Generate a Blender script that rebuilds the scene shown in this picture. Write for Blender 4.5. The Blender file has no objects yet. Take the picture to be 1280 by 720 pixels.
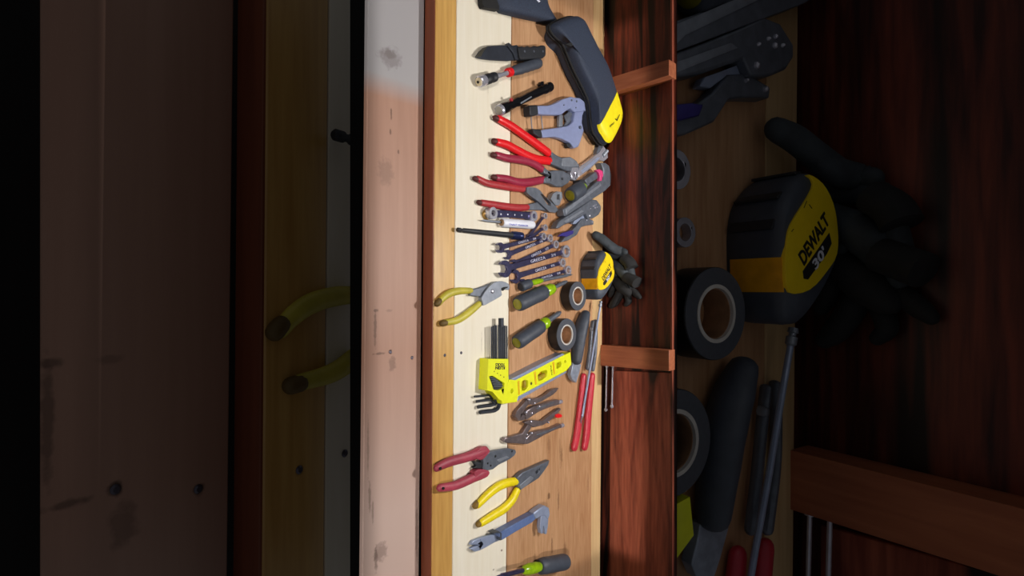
import bpy, bmesh, math, random
from mathutils import Vector, Matrix, Quaternion
from mathutils.geometry import tessellate_polygon
random.seed(4)
scene = bpy.context.scene
COL = scene.collection

# ------------------------------------------------------------------ camera, world, lamps, exposure
F_PX = 720.0
PITCH = math.radians(42.0)
BENCH_Z = 0.90                       # height of the bench top
CAM = Vector((0.0, 0.0, BENCH_Z + 0.763))
FWD = Vector((0, math.cos(PITCH), -math.sin(PITCH)))
RGT = Vector((0, math.sin(PITCH), math.cos(PITCH)))   # the phone is turned on its side: picture right = up the wall
DWN = Vector((1, 0, 0))

cam_data = bpy.data.cameras.new('camera')
cam_data.sensor_width = 36.0
cam_data.lens = 36.0 * F_PX / 1280.0
cam_data.clip_start = 0.01
cam = bpy.data.objects.new('camera', cam_data)
COL.objects.link(cam)
rot = Matrix((RGT, -DWN, -FWD)).transposed()
cam.matrix_world = Matrix.Translation(CAM) @ rot.to_4x4()
scene.camera = cam

WORLD_STRENGTH = 0.065
KEY_POWER = 44.0
FILL_POWER = 1.2
scene.view_settings.view_transform = 'Standard'
scene.view_settings.look = 'None'
scene.view_settings.gamma = 1.0
scene.view_settings.use_curve_mapping = False
scene.view_settings.exposure = 0.0

world = bpy.data.worlds.new('world')
scene.world = world
world.use_nodes = True
wb = world.node_tree.nodes['Background']
wb.inputs['Color'].default_value = (0.96, 0.97, 1.0, 1)
wb.inputs['Strength'].default_value = WORLD_STRENGTH

LAMP = Vector((-0.09, 1.24, BENCH_Z + 1.15))
kl = bpy.data.lights.new('work_lamp_bulb', 'POINT')
kl.energy = KEY_POWER
kl.color = (1.0, 0.965, 0.92)
kl.shadow_soft_size = 0.006
ko = bpy.data.objects.new('work_lamp_bulb', kl)
ko.location = LAMP
COL.objects.link(ko)

fl = bpy.data.lights.new('added_fill_beam', 'AREA')  # unseen fill added behind the camera to brighten wall and near faces
fl.shape = 'RECTANGLE'
fl.size = 0.60
fl.size_y = 1.25
fl.spread = math.radians(2.0)
fl.energy = FILL_POWER
fl.color = (1.0, 0.93, 0.86)
fo = bpy.data.objects.new('added_fill_beam', fl)
fo.matrix_world = Matrix.Translation(CAM - FWD * 0.06) @ rot.to_4x4()
COL.objects.link(fo)

# ------------------------------------------------------------------ picture-to-bench measuring
def ray(u, v):
    return FWD + RGT * ((u - 640.0) / F_PX) + DWN * ((v - 360.0) / F_PX)

def P(u, v, h=0.0):
    d = ray(u, v)
    t = (BENCH_Z + h - CAM.z) / d.z
    return CAM + d * t

def PY(u, v, y):                      # a point on an upright plane at distance y
    d = ray(u, v)
    return CAM + d * (y / d.y)

def pxs(u, v, h=0.0):                 # metres per pixel there
    return (P(u, v, h) - CAM).dot(FWD) / F_PX

def crop(x0, y0, s):
    return lambda *p: [(x0 + a / s, y0 + b / s) for a, b in p]
cA = crop(580, 0, 6); cB = crop(580, 90, 6); cC = crop(580, 170, 6); cD = crop(560, 250, 6)
cE = crop(540, 330, 6); cF = crop(580, 390, 6); cG = crop(580, 470, 6); cH = crop(530, 540, 6)
cI = crop(570, 600, 6); cJ = crop(680, 170, 12); cK = crop(680, 220, 8); cL = crop(690, 280, 6)
cM = crop(610, 260, 6.857); cN = crop(600, 430, 9); cO = crop(700, 370, 7.2)

# ------------------------------------------------------------------ materials
def lin(c):
    return tuple(((x / 255.0) / 12.92 if x / 255.0 <= 0.04045 else ((x / 255.0 + 0.055) / 1.055) ** 2.4) for x in c)

MATS = {}
def mat(name, rgb, rough=0.5, metal=0.0, vary=0.12, scale=90.0, bump=0.0, spec=0.5, trans=0.0):
    if name in MATS:
        return MATS[name]
    m = bpy.data.materials.new(name)
    m.use_nodes = True
    nt = m.node_tree
    b = nt.nodes['Principled BSDF']
    b.inputs['Roughness'].default_value = rough
    b.inputs['Metallic'].default_value = metal
    b.inputs['Specular IOR Level'].default_value = spec
    b.inputs['Transmission Weight'].default_value = trans
    tc = nt.nodes.new('ShaderNodeTexCoord')
    nz = nt.nodes.new('ShaderNodeTexNoise')
    nz.inputs['Scale'].default_value = scale
    nz.inputs['Detail'].default_value = 5
    nt.links.new(tc.outputs['Object'], nz.inputs['Vector'])
    rp = nt.nodes.new('ShaderNodeValToRGB')
    c = lin(rgb)
    rp.color_ramp.elements[0].position = 0.3
    rp.color_ramp.elements[1].position = 0.7
    rp.color_ramp.elements[0].color = tuple(x * (1 - vary) for x in c) + (1,)
    rp.color_ramp.elements[1].color = tuple(min(1, x * (1 + vary)) for x in c) + (1,)
    nt.links.new(nz.outputs['Fac'], rp.inputs['Fac'])
    nt.links.new(rp.outputs['Color'], b.inputs['Base Color'])
    if bump:
        bp = nt.nodes.new('ShaderNodeBump')
        bp.inputs['Strength'].default_value = bump
        bp.inputs['Distance'].default_value = 0.001
        nt.links.new(nz.outputs['Fac'], bp.inputs['Height'])
        nt.links.new(bp.outputs['Normal'], b.inputs['Normal'])
    MATS[name] = m
    return m

def wood(name, light, dark, axis='X', fine=220.0, coarse=14.0, contrast=1.0, rough=0.55, spots=(), spot_rgb=(60, 40, 25), spec=0.4, stretch=0.06, burn=None, tint=None):
    """Grain along an axis; spots = (x, y, rx, ry, strength) stains with an outline of their own; burn = a second darker stain pattern."""
    m = bpy.data.materials.new(name)
    m.use_nodes = True
    nt = m.node_tree; N = nt.nodes; Lk = nt.links
    b = N['Principled BSDF']
    b.inputs['Roughness'].default_value = rough
    b.inputs['Specular IOR Level'].default_value = spec
    tc = N.new('ShaderNodeTexCoord')
    mp = N.new('ShaderNodeMapping')
    mp.inputs['Scale'].default_value = (stretch, 1, 1) if axis == 'X' else (1, 1, stretch)
    Lk.new(tc.outputs['Object'], mp.inputs['Vector'])
    def noise(scale, detail, dist=0.0):
        n = N.new('ShaderNodeTexNoise')
        n.inputs['Scale'].default_value = scale
        n.inputs['Detail'].default_value = detail
        n.inputs['Distortion'].default_value = dist
        Lk.new(mp.outputs['Vector'], n.inputs['Vector'])
        return n
    n1 = noise(fine, 6, 0.3); n2 = noise(coarse, 4, 1.2)
    mx = N.new('ShaderNodeMath'); mx.operation = 'MULTIPLY_ADD'
    Lk.new(n1.outputs['Fac'], mx.inputs[0]); mx.inputs[1].default_value = 0.45
    ml = N.new('ShaderNodeMath'); ml.operation = 'MULTIPLY'
    Lk.new(n2.outputs['Fac'], ml.inputs[0]); ml.inputs[1].default_value = 0.55
    Lk.new(ml.outputs[0], mx.inputs[2])
    rp = N.new('ShaderNodeValToRGB')
    rp.color_ramp.elements[0].position = 0.5 - 0.16 / contrast
    rp.color_ramp.elements[1].position = 0.5 + 0.13 / contrast
    rp.color_ramp.elements[0].color = lin(dark) + (1,)
    rp.color_ramp.elements[1].color = lin(light) + (1,)
    Lk.new(mx.outputs[0], rp.inputs['Fac'])
    col = rp.outputs['Color']
    def mixin(fac, rgb):
        nonlocal col
        k = N.new('ShaderNodeMix'); k.data_type = 'RGBA'
        Lk.new(fac, k.inputs[0]); Lk.new(col, k.inputs[6]); k.inputs[7].default_value = lin(rgb) + (1,)
        col = k.outputs[2]
    if burn:
        n3 = noise(burn[0], 3, 2.0)
        r3 = N.new('ShaderNodeMapRange')
        r3.inputs[1].default_value = burn[1]; r3.inputs[2].default_value = burn[1] + burn[2]
        Lk.new(n3.outputs['Fac'], r3.inputs[0])
        mixin(r3.outputs[0], burn[3])
    if tint:                                        # light and shade tones put into the colour along x: (x0, x1, rgb)
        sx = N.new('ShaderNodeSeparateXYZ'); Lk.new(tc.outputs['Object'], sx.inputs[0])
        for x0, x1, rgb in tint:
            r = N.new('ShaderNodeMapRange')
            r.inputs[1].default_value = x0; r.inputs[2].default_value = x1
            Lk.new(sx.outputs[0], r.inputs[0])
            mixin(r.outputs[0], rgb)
    if spots:
        nw = N.new('ShaderNodeTexNoise'); nw.inputs['Scale'].default_value = 160; nw.inputs['Detail'].default_value = 4
        Lk.new(tc.outputs['Object'], nw.inputs['Vector'])
        for (x, y, rx, ry, st) in spots:
            m1 = N.new('ShaderNodeMapping'); m1.vector_type = 'POINT'
            m1.inputs['Location'].default_value = (-x / rx, -y / ry, 0)
            m1.inputs['Scale'].default_value = (1 / rx, 1 / ry, 0)
            Lk.new(tc.outputs['Object'], m1.inputs['Vector'])
            ln = N.new('ShaderNodeVectorMath'); ln.operation = 'LENGTH'
            Lk.new(m1.outputs[0], ln.inputs[0])
            ad = N.new('ShaderNodeMath'); ad.operation = 'MULTIPLY_ADD'
            Lk.new(nw.outputs['Fac'], ad.inputs[0]); ad.inputs[1].default_value = 1.4
            Lk.new(ln.outputs['Value'], ad.inputs[2])
            r = N.new('ShaderNodeMapRange')
            r.inputs[1].default_value = 1.25; r.inputs[2].default_value = 1.8
            r.inputs[3].default_value = st; r.inputs[4].default_value = 0
            Lk.new(ad.outputs[0], r.inputs[0])
            mixin(r.outputs[0], spot_rgb)
    Lk.new(col, b.inputs['Base Color'])
    bp = N.new('ShaderNodeBump'); bp.inputs['Strength'].default_value = 0.12; bp.inputs['Distance'].default_value = 0.001
    Lk.new(mx.outputs[0], bp.inputs['Height']); Lk.new(bp.outputs['Normal'], b.inputs['Normal'])
    return m

# ------------------------------------------------------------------ mesh helpers
def closed_smooth(pts, n=4):
    out = []; k = len(pts)
    for i in range(k):
        p0, p1, p2, p3 = (Vector(pts[(i + j - 1) % k]) for j in range(4))
        for q in range(n):
            t = q / n
            out.append(tuple(0.5 * ((2 * p1) + (p2 - p0) * t + (2 * p0 - 5 * p1 + 4 * p2 - p3) * t * t + (3 * p1 - p0 - 3 * p2 + p3) * t ** 3)))
    return out

def open_smooth(pts, n=5):
    pts = [Vector(p) for p in pts]
    if len(pts) < 3:
        return pts
    out = []
    for i in range(len(pts) - 1):
        p1, p2 = pts[i], pts[i + 1]
        p0 = pts[i - 1] if i else p1 * 2 - p2
        p3 = pts[i + 2] if i + 2 < len(pts) else p2 * 2 - p1
        for q in range(n):
            t = q / n
            out.append(0.5 * ((2 * p1) + (p2 - p0) * t + (2 * p0 - 5 * p1 + 4 * p2 - p3) * t * t + (3 * p1 - p0 - 3 * p2 + p3) * t ** 3))
    out.append(pts[-1])
    return out

def prism3(bm, top, down, holes=()):
    """A solid: outline (world points), pushed by the vector down; holes go right through."""
    loops = [list(top)] + [list(h) for h in holes]
    tris = tessellate_polygon(loops)
    flat = [p for l in loops for p in l]
    vt = [bm.verts.new(p) for p in flat]
    vb = [bm.verts.new(p + down) for p in flat]
    for a, b, c in tris:
        for vs in ((vt[a], vt[b], vt[c]), (vb[c], vb[b], vb[a])):
            try: bm.faces.new(vs)
            except ValueError: pass
    i0 = 0
    for l in loops:
        k = len(l)
        for i in range(k):
            a, b = i0 + i, i0 + (i + 1) % k
            try: bm.faces.new((vt[a], vt[b], vb[b], vb[a]))
            except ValueError: pass
        i0 += k

def prism(bm, poly, h0, h1, holes=(), sm=0):
    if sm: poly = closed_smooth(poly, sm)
    prism3(bm, [P(u, v, h1) for u, v in poly], Vector((0, 0, h0 - h1)), [[P(u, v, h1) for u, v in (closed_smooth(h, sm) if sm else h)] for h in holes])

def tube(bm, pts, rw, rh=None, n=14, cap='round'):
    pts = [Vector(p) for p in pts]
    k = len(pts)
    if not isinstance(rw, (list, tuple)): rw = [rw] * k
    rh = rh if rh is not None else rw
    if not isinstance(rh, (list, tuple)): rh = [rh] * k
    if len(rw) != k:
        rw = [rw[0] + 0 for _ in range(k)] if len(rw) == 1 else resample(rw, k)
    if len(rh) != k: rh = resample(rh, k)
    P2, W2, H2 = list(pts), list(rw), list(rh)
    if cap == 'round':
        d0 = (pts[0] - pts[1]).normalized(); d1 = (pts[-1] - pts[-2]).normalized()
        for a in (0.5, 0.8, 0.97):
            s = math.sqrt(1 - a * a)
            P2.insert(0, pts[0] + d0 * rw[0] * a); W2.insert(0, rw[0] * s); H2.insert(0, rh[0] * s)
            P2.append(pts[-1] + d1 * rw[-1] * a); W2.append(rw[-1] * s); H2.append(rh[-1] * s)
    rings = []
    for i, p in enumerate(P2):
        a = P2[max(0, i - 1)]; b = P2[min(len(P2) - 1, i + 1)]
        t = (b - a).normalized()
        up0 = Vector((0, 0, 1)) if abs(t.z) < 0.95 else Vector((0, 1, 0))
        s = t.cross(up0).normalized(); up = s.cross(t).normalized()
        rings.append([bm.verts.new(p + s * math.cos(2 * math.pi * j / n) * W2[i] + up * math.sin(2 * math.pi * j / n) * H2[i]) for j in range(n)])
    for r0, r1 in zip(rings, rings[1:]):
        for j in range(n):
            bm.faces.new((r0[j], r0[(j + 1) % n], r1[(j + 1) % n], r1[j]))
    bm.faces.new(rings[0][::-1]); bm.faces.new(rings[-1])

def resample(l, k):
    out = []
    for i in range(k):
        x = i / (k - 1) * (len(l) - 1); j = min(int(x), len(l) - 2)
        out.append(l[j] * (1 - (x - j)) + l[j + 1] * (x - j))
    return out

def lathe(bm, a, b, prof, n=24):
    """Solid of revolution about a-b: prof = (distance as a share of a-b, radius in m)."""
    d = b - a; t = d.normalized()
    up0 = Vector((0, 0, 1)) if abs(t.z) < 0.95 else Vector((0, 1, 0))
    s = t.cross(up0).normalized(); up = s.cross(t)
    rings = []
    for f, r in prof:
        rings.append([bm.verts.new(a + d * f + (s * math.cos(2 * math.pi * j / n) + up * math.sin(2 * math.pi * j / n)) * max(r, 1e-5)) for j in range(n)])
    for r0, r1 in zip(rings, rings[1:]):
        for j in range(n):
            bm.faces.new((r0[j], r0[(j + 1) % n], r1[(j + 1) % n], r1[j]))
    bm.faces.new(rings[0][::-1]); bm.faces.new(rings[-1])

def disc(bm, c, r, z0, z1, n=20, inner=0):
    """An upright plug or washer on c (world x, y)."""
    o = [Vector((c.x + r * math.cos(2 * math.pi * i / n), c.y + r * math.sin(2 * math.pi * i / n), z1)) for i in range(n)]
    hs = [[Vector((c.x + inner * math.cos(2 * math.pi * i / n), c.y + inner * math.sin(2 * math.pi * i / n), z1)) for i in range(n)]] if inner else []
    prism3(bm, o, Vector((0, 0, z0 - z1)), hs)

def puff(bm, outline, rings):
    """Soft body: the outline (world points) repeated at heights, drawn in or out about its middle."""
    c = sum(outline, Vector()) / len(outline)
    prev = None
    for z, s in rings:
        cur = [bm.verts.new((c.x + (p.x - c.x) * s, c.y + (p.y - c.y) * s, BENCH_Z + z)) for p in outline]
        if prev:
            for j in range(len(cur)):
                k = (j + 1) % len(cur)
                bm.faces.new((prev[j], prev[k], cur[k], cur[j]))
        else:
            bm.faces.new(cur[::-1])
        prev = cur
    bm.faces.new(prev)

def link(name, bm, material, parent=None, bevel=0.0, angle=35, origin=None):
    bmesh.ops.recalc_face_normals(bm, faces=bm.faces[:])
    o0 = Vector(parent.location) if parent is not None else (origin or Vector())
    if parent is not None and parent.parent is not None:
        o0 = o0 + Vector(parent.parent.location)
    for v in bm.verts: v.co -= o0
    me = bpy.data.meshes.new(name)
    bm.to_mesh(me); bm.free()
    me.materials.append(material)
    me.shade_smooth()
    me.set_sharp_from_angle(angle=math.radians(angle))
    o = bpy.data.objects.new(name, me)
    COL.objects.link(o)
    if parent is not None: o.parent = parent
    else: o.location = o0
    if bevel:
        md = o.modifiers.new('bevel', 'BEVEL')
        md.width = bevel; md.segments = 2; md.limit_method = 'ANGLE'; md.angle_limit = math.radians(50)
        md.use_clamp_overlap = True
    return o

class Bm:
    """with Bm(...) as bm: ... links the mesh at the end."""
    def __init__(self, name, material, parent=None, bevel=0.0, angle=35, origin=None):
        self.a = (name, material, parent, bevel, angle, origin)
    def __enter__(self):
        self.bm = bmesh.new(); return self.bm
    def __exit__(self, et, ev, tb):
        if et is None:
            n, m, p, b, an, og = self.a
            self.o = link(n, self.bm, m, p, b, an, og)
        return False

def thing(name, label, cat, at, group=None):
    o = bpy.data.objects.new(name, None)
    COL.objects.link(o)
    o.empty_display_size = 0.02
    o.location = at
    o['label'] = label; o['category'] = cat
    if group: o['group'] = group
    return o

def tag(o, label=None, cat=None, group=None, kind=None):
    if label: o['label'] = label
    if cat: o['category'] = cat
    if group: o['group'] = group
    if kind: o['kind'] = kind
    return o

def handle(parent, pts, r, material, name='handle', flat=0.8, lift=0.0, n=14, smooth=5, cap='round', part_label=None):
    """A grip lying on the bench along picture points; r in picture pixels (a number or a list along it)."""
    rs = r if isinstance(r, (list, tuple)) else [r]
    mid = pts[len(pts) // 2]
    k = pxs(*mid)
    rm = [x * k for x in rs]
    hmax = max(rm) * flat + lift
    w = open_smooth([P(u, v, hmax) for u, v in pts], smooth)
    rr = resample(rm, len(w)) if len(rm) > 1 else [rm[0]] * len(w)
    b = Bm(name, material, parent)
    with b as bm:
        tube(bm, w, rr, [x * flat for x in rr], n=n, cap=cap)
    if part_label: b.o['label'] = part_label
    return b.o

def text(s, p0, p1, h, parent, material, size=None, name='lettering', thick=0.0004, bold=0.0):
    """Flat lettering on a level surface, baseline from picture point p0 to p1; size = cap height in m."""
    cu = bpy.data.curves.new('lettering_curve', 'FONT')
    cu.body = s; cu.extrude = 0.0; cu.offset = bold
    to = bpy.data.objects.new('lettering_curve', cu)
    COL.objects.link(to)
    bpy.context.view_layer.update()
    me = bpy.data.meshes.new_from_object(to)
    bpy.data.objects.remove(to)
    xs = [v.co.x for v in me.vertices]; ys = [v.co.y for v in me.vertices]
    w = max(xs) - min(xs); hh = max(ys) - min(ys)
    a, b = P(*p0, h), P(*p1, h)
    dx = (b - a); up = Vector((0, 0, 1)).cross(dx.normalized())
    size = size or dx.length * hh / w
    bm = bmesh.new(); bm.from_mesh(me)
    for v in bm.verts:
        v.co = a + dx * ((v.co.x - min(xs)) / w) + up * (size * (v.co.y - min(ys)) / hh)
    r = bmesh.ops.extrude_face_region(bm, geom=bm.faces[:])
    for v in [e for e in r['geom'] if isinstance(e, bmesh.types.BMVert)]: v.co.z += thick
    return link(name, bm, material, parent)

# ------------------------------------------------------------------ palette
M_black = mat('black_rubber', (34, 36, 42), 0.55, vary=0.2)
M_fabric = mat('black_nylon', (44, 53, 72), 0.75, vary=0.25, scale=400, bump=0.4)
M_darkfab = mat('black_webbing', (24, 24, 26), 0.8, scale=400, bump=0.4)
M_steel = mat('dull_steel', (138, 144, 156), 0.4, 0.45, vary=0.15)
M_dsteel = mat('dark_steel', (104, 110, 122), 0.42, 0.4, vary=0.2)
M_chrome = mat('chrome', (196, 196, 210), 0.24, 0.6, vary=0.1)
M_wrench = mat('polished_wrench_steel', (84, 82, 118), 0.24, 0.7, vary=0.2)
M_white = mat('white_plastic', (222, 224, 236), 0.45, vary=0.03)
M_red = mat('red_grip', (222, 26, 34), 0.35, vary=0.06)
M_dred = mat('dark_red_grip', (150, 40, 66), 0.38, vary=0.1)
M_brick = mat('faded_red_grip', (168, 48, 54), 0.42, vary=0.12)
M_pink = mat('worn_red_grip', (160, 60, 78), 0.5, vary=0.22, scale=40)
M_redtip = mat('shaded_red_grip_end', (74, 24, 24), 0.6)  # ends turned from the lamp: their shade is in the colour
M_yellow = mat('yellow_grip', (236, 214, 22), 0.38, vary=0.06)
M_olive = mat('worn_yellow_grip', (190, 178, 64), 0.45, vary=0.2, scale=50)
M_olivetip = mat('shaded_olive_grip_end', (96, 74, 30), 0.6)  # shade on the yellow grip ends, mixed into the colour
M_neon = mat('neon_yellow_plastic', (228, 232, 30), 0.4, vary=0.04)
M_dewalt = mat('warm_yellow_plastic', (240, 206, 20), 0.4, vary=0.04)
M_amber = mat('amber_plastic', (190, 128, 16), 0.45, vary=0.06)
M_lav = mat('lavender_grey_paint', (140, 150, 190), 0.4, 0.15, vary=0.06)
M_blue = mat('blue_grey_sleeve', (92, 112, 158), 0.45, vary=0.12)
M_paleblue = mat('pale_blue_steel', (150, 162, 190), 0.35, 0.3, vary=0.1)
M_grip = mat('charcoal_grip', (62, 68, 80), 0.55, vary=0.15)
M_green = mat('green_clear_plastic', (150, 190, 24), 0.22, vary=0.2, trans=0.15)
M_cap = mat('olive_clear_cap', (128, 122, 28), 0.3, vary=0.3)
M_tape = mat('dark_vinyl_tape', (70, 74, 84), 0.5, vary=0.1, scale=300)
M_tapeside = mat('black_vinyl_tape_edge', (26, 25, 26), 0.45)
M_core = mat('cardboard_core', (150, 112, 82), 0.7, vary=0.3)
M_ring = mat('pale_core_ring', (196, 192, 188), 0.5)
M_brass = mat('brass', (168, 132, 72), 0.35, 0.7)
M_ink = mat('black_ink', (18, 18, 18), 0.6)
M_silverink = mat('silver_marking', (196, 196, 214), 0.4, 0.2)
M_purple = mat('purple_blue_coating', (66, 58, 140), 0.4, 0.4)
M_pinkring = mat('pink_plastic', (206, 62, 120), 0.4)
M_knife = mat('black_coated_steel', (46, 50, 60), 0.5, 0.3, vary=0.25, scale=60)
M_hole = mat('dark_hole', (14, 12, 10), 0.8)
M_glove = mat('grey_glove_fabric', (52, 58, 64), 0.8, vary=0.35, scale=60, bump=0.5)
M_gloveb = mat('black_glove_fabric', (28, 28, 30), 0.85, vary=0.35, scale=60, bump=0.5)
M_screw = mat('screw_steel', (96, 92, 104), 0.35, 0.7)
M_lens = mat('torch_lens', (150, 146, 138), 0.15, 0.2)
M_vial = mat('amber_vial', (176, 150, 48), 0.15, vary=0.25)

# ------------------------------------------------------------------ the bench, the boards and the wall
WB_H = -0.027                                       # the pale board in front lies a little lower
def yx(u, v, h=0.0):
    p = P(u, v, h); return p.x, p.y
def spot(u, v, ru, rv, st, h=0.0):
    p = P(u, v, h); k = pxs(u, v, h)
    return (p.x, p.y, rv * k, ru * k * 1.35, st)

W_white = wood('worn_white_paint_baked_light', (178, 138, 119), (160, 119, 101), fine=90, coarse=8, contrast=0.8, rough=0.5,
               tint=[(P(500, 128, WB_H).x, P(500, 100, WB_H).x, (166, 163, 166)), (P(500, 440, WB_H).x, P(500, 640, WB_H).x, (198, 172, 162))],  # grey, mid-dark and pale zones are lighting put into the board colour
               spots=[spot(469, 412, 1.7, 26, 0.55, WB_H), spot(470, 388, 3.5, 2.2, 0.6, WB_H), spot(486, 388, 4, 2, 0.3, WB_H),
                      spot(474, 442, 7, 2, 0.6, WB_H), spot(488, 440, 2.2, 3.5, 0.85, WB_H), spot(515, 447, 2, 3, 0.85, WB_H),
                      spot(490, 455, 5, 9, 0.4, WB_H), spot(488, 72, 13, 14, 0.35, WB_H), spot(487, 68, 7, 6, 0.3, WB_H),
                      spot(482, 215, 9, 18, 0.28, WB_H), spot(489, 142, 1.2, 8, 0.6, WB_H), spot(488, 165, 1.2, 4, 0.6, WB_H), spot(498, 190, 1.5, 3, 0.6, WB_H), spot(460, 560, 1.2, 40, 0.35, WB_H), spot(476, 690, 8, 14, 0.4, WB_H), spot(462, 620, 1.5, 22, 0.45, WB_H), spot(466, 640, 1.2, 16, 0.4, WB_H), spot(521, 665, 1.5, 40, 0.4, WB_H), spot(470, 700, 2, 18, 0.5, WB_H)],
               spot_rgb=(70, 48, 38))
W_rail = wood('varnished_pine_rail', (214, 170, 98), (180, 132, 66), fine=160, coarse=10, rough=0.34, spec=0.6,
              spots=[spot(556, 444, 2, 2.5, 0.5)])
W_rail_shade = wood('shaded_rail_brown', (126, 66, 42), (92, 44, 28), fine=140, coarse=9, rough=0.5)  # shade on the rail's upright front, put into a separate darker wood colour
W_cream = wood('cream_board', (234, 228, 214), (222, 212, 190), fine=120, coarse=6, contrast=0.7, rough=0.6,
               spots=[spot(602, 428, 0.5, 16, 0.35), spot(600, 600, 0.5, 40, 0.2), spot(610, 110, 1, 10, 0.15), spot(617, 712, 1.3, 1.5, 0.6), spot(627, 688, 1.3, 1.5, 0.8)], spot_rgb=(110, 90, 70))
W_ply = wood('plywood', (196, 154, 116), (152, 104, 66), fine=180, coarse=7, contrast=0.85, rough=0.55, stretch=0.1,
             tint=None,
             spots=[spot(686, 620, 2.4, 4.5, 0.7), spot(698, 625, 1.8, 13, 0.45), spot(702, 570, 1.6, 12, 0.45), spot(686, 555, 2.6, 12, 0.3), spot(690, 682, 0.7, 14, 0.9), spot(706, 690, 3.5, 14, 0.35), spot(668, 700, 2.5, 9, 0.3), spot(735, 605, 1.5, 14, 0.25), spot(700, 566, 0.6, 20, 0.6)],
             spot_rgb=(78, 46, 24))
W_strip = wood('pale_back_edge', (208, 176, 130), (176, 136, 90), fine=120, coarse=9, rough=0.6)
W_wall = wood('dark_red_siding', (128, 58, 40), (54, 22, 18), fine=150, coarse=16, contrast=1.2, rough=0.42, stretch=0.09, burn=(11, 0.5, 0.12, (26, 13, 11)))
W_panel = wood('red_stained_panel', (178, 98, 74), (104, 46, 36), fine=130, coarse=18, contrast=1.1, rough=0.36, stretch=0.09, burn=(10, 0.56, 0.12, (34, 16, 14)))
W_stud = wood('reddish_stud', (184, 112, 78), (146, 80, 54), axis='Z', fine=140, coarse=12, rough=0.45, stretch=0.1)
W_floor = wood('dark_floor', (30, 24, 22), (12, 10, 10), fine=30, coarse=4, rough=0.8)

Y_WALL = P(755, 360).y
def flat_board(name, poly, top, thick, material, bevel=0.0015):
    b = Bm(name, material, None, bevel)
    with b as bm:
        prism3(bm, [P(u, v, top) for u, v in poly], Vector((0, 0, -thick)))
    return b.o

V0, V1 = -190, 910
def strip(u_top, u_bot, v):          # the picture column of a board edge at row v, given at rows 0 and 720
    return u_top + (u_bot - u_top) * v / 720.0
def col(u_top, u_bot, v0=V0, v1=V1):
    return [(strip(u_top, u_bot, v0), v0), (strip(u_top, u_bot, v1), v1)]
def band(a, b, v0=V0, v1=V1):
    l = col(*a, v0, v1); r = col(*b, v0, v1)
    return [l[0], r[0], r[1], l[1]]

E_WL, E_WR = (460, 453), (531, 524)
E_RL, E_RR = (543, 538), (571, 565.5)
E_CR, E_PR = (640.5, 633.5), (742, 739)
E_SR = (756, 750)

def build_boards(M=None, dim='', v0=V0, v1=V1, which='wrcps'):
    """The boards side by side; M carries a second, larger set to its place."""
    made = {}
    def put(key, o):
        if M is not None: o.matrix_world = M @ o.matrix_world
        made[key] = o
    if 'w' in which:
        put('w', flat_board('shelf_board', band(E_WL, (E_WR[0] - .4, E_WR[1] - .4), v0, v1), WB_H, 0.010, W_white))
    if 'r' in which:
        put('r', flat_board('bench_rail', band((E_RL[0] + 1.6, E_RL[1] + 1.6), (E_RR[0] - .25, E_RR[1] - .25), v0, v1), 0, 0.026, W_rail, 0.0015))
        put('f', flat_board('shaded_rail_face', band((E_RL[0], E_RL[1]), (E_RL[0] + 1.5, E_RL[1] + 1.5), v0, v1), -0.0012, 0.0255, W_rail_shade, 0.0006))
    if 'c' in which:
        put('c', flat_board('bench_board', band((E_RR[0] + .25, E_RR[1] + .25), (E_CR[0] - .9, E_CR[1] - .9), v0, v1), 0, 0.019, W_cream, 0.001))
    if 'p' in which:
        put('p', flat_board('plywood_board', band((E_CR[0] + .3, E_CR[1] + .3), (E_PR[0] - .2, E_PR[1] - .2), v0, v1), 0, 0.019, W_ply, 0.001))
    if 's' in which:
        put('s', flat_board('ledger_strip', band((E_PR[0] + .15, E_PR[1] + .15), E_SR, v0, v1), 0.001, 0.02, W_strip, 0.001))
    return made

B0 = build_boards()
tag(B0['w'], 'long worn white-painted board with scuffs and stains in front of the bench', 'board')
tag(B0['r'], 'honey varnished pine rail along the front edge of the bench', 'rail')
tag(B0['f'], 'thin red-brown strip coloured as the shaded rail front, between the white board and the pine rail', 'fascia')
tag(B0['c'], 'cream board of the bench top, under the knife and the slip joint pliers', 'board')
tag(B0['p'], 'tan plywood board of the bench top, under the wrenches and tape rolls', 'board')
tag(B0['s'], 'pale narrow wooden strip between plywood and dark red wall', 'strip')

def screw_head(u, v, h, parent, r=0.0028):
    p = P(u, v, h)
    with Bm('screw_head', M_screw, parent) as bm:
        lathe(bm, p - Vector((0, 0, 0.002)), p + Vector((0, 0, 0.0012)), [(0, r), (0.7, r), (1, r * 0.6)], 14)
        
screw_head(556, 444, 0, B0['r']); screw_head(576.5, 441, 0, B0['c']); screw_head(515, 447, WB_H, B0['w']); screw_head(488, 440, WB_H, B0['w'])

def upright(name, quad, y, thick, material, bevel=0.001):
    """A piece of the wall: picture outline on the upright plane y, thickness going back."""
    b = Bm(name, material, None, bevel)
    with b as bm:
        prism3(bm, [PY(u, v, y) for u, v in quad], Vector((0, thick, 0)))
    return b.o

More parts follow.
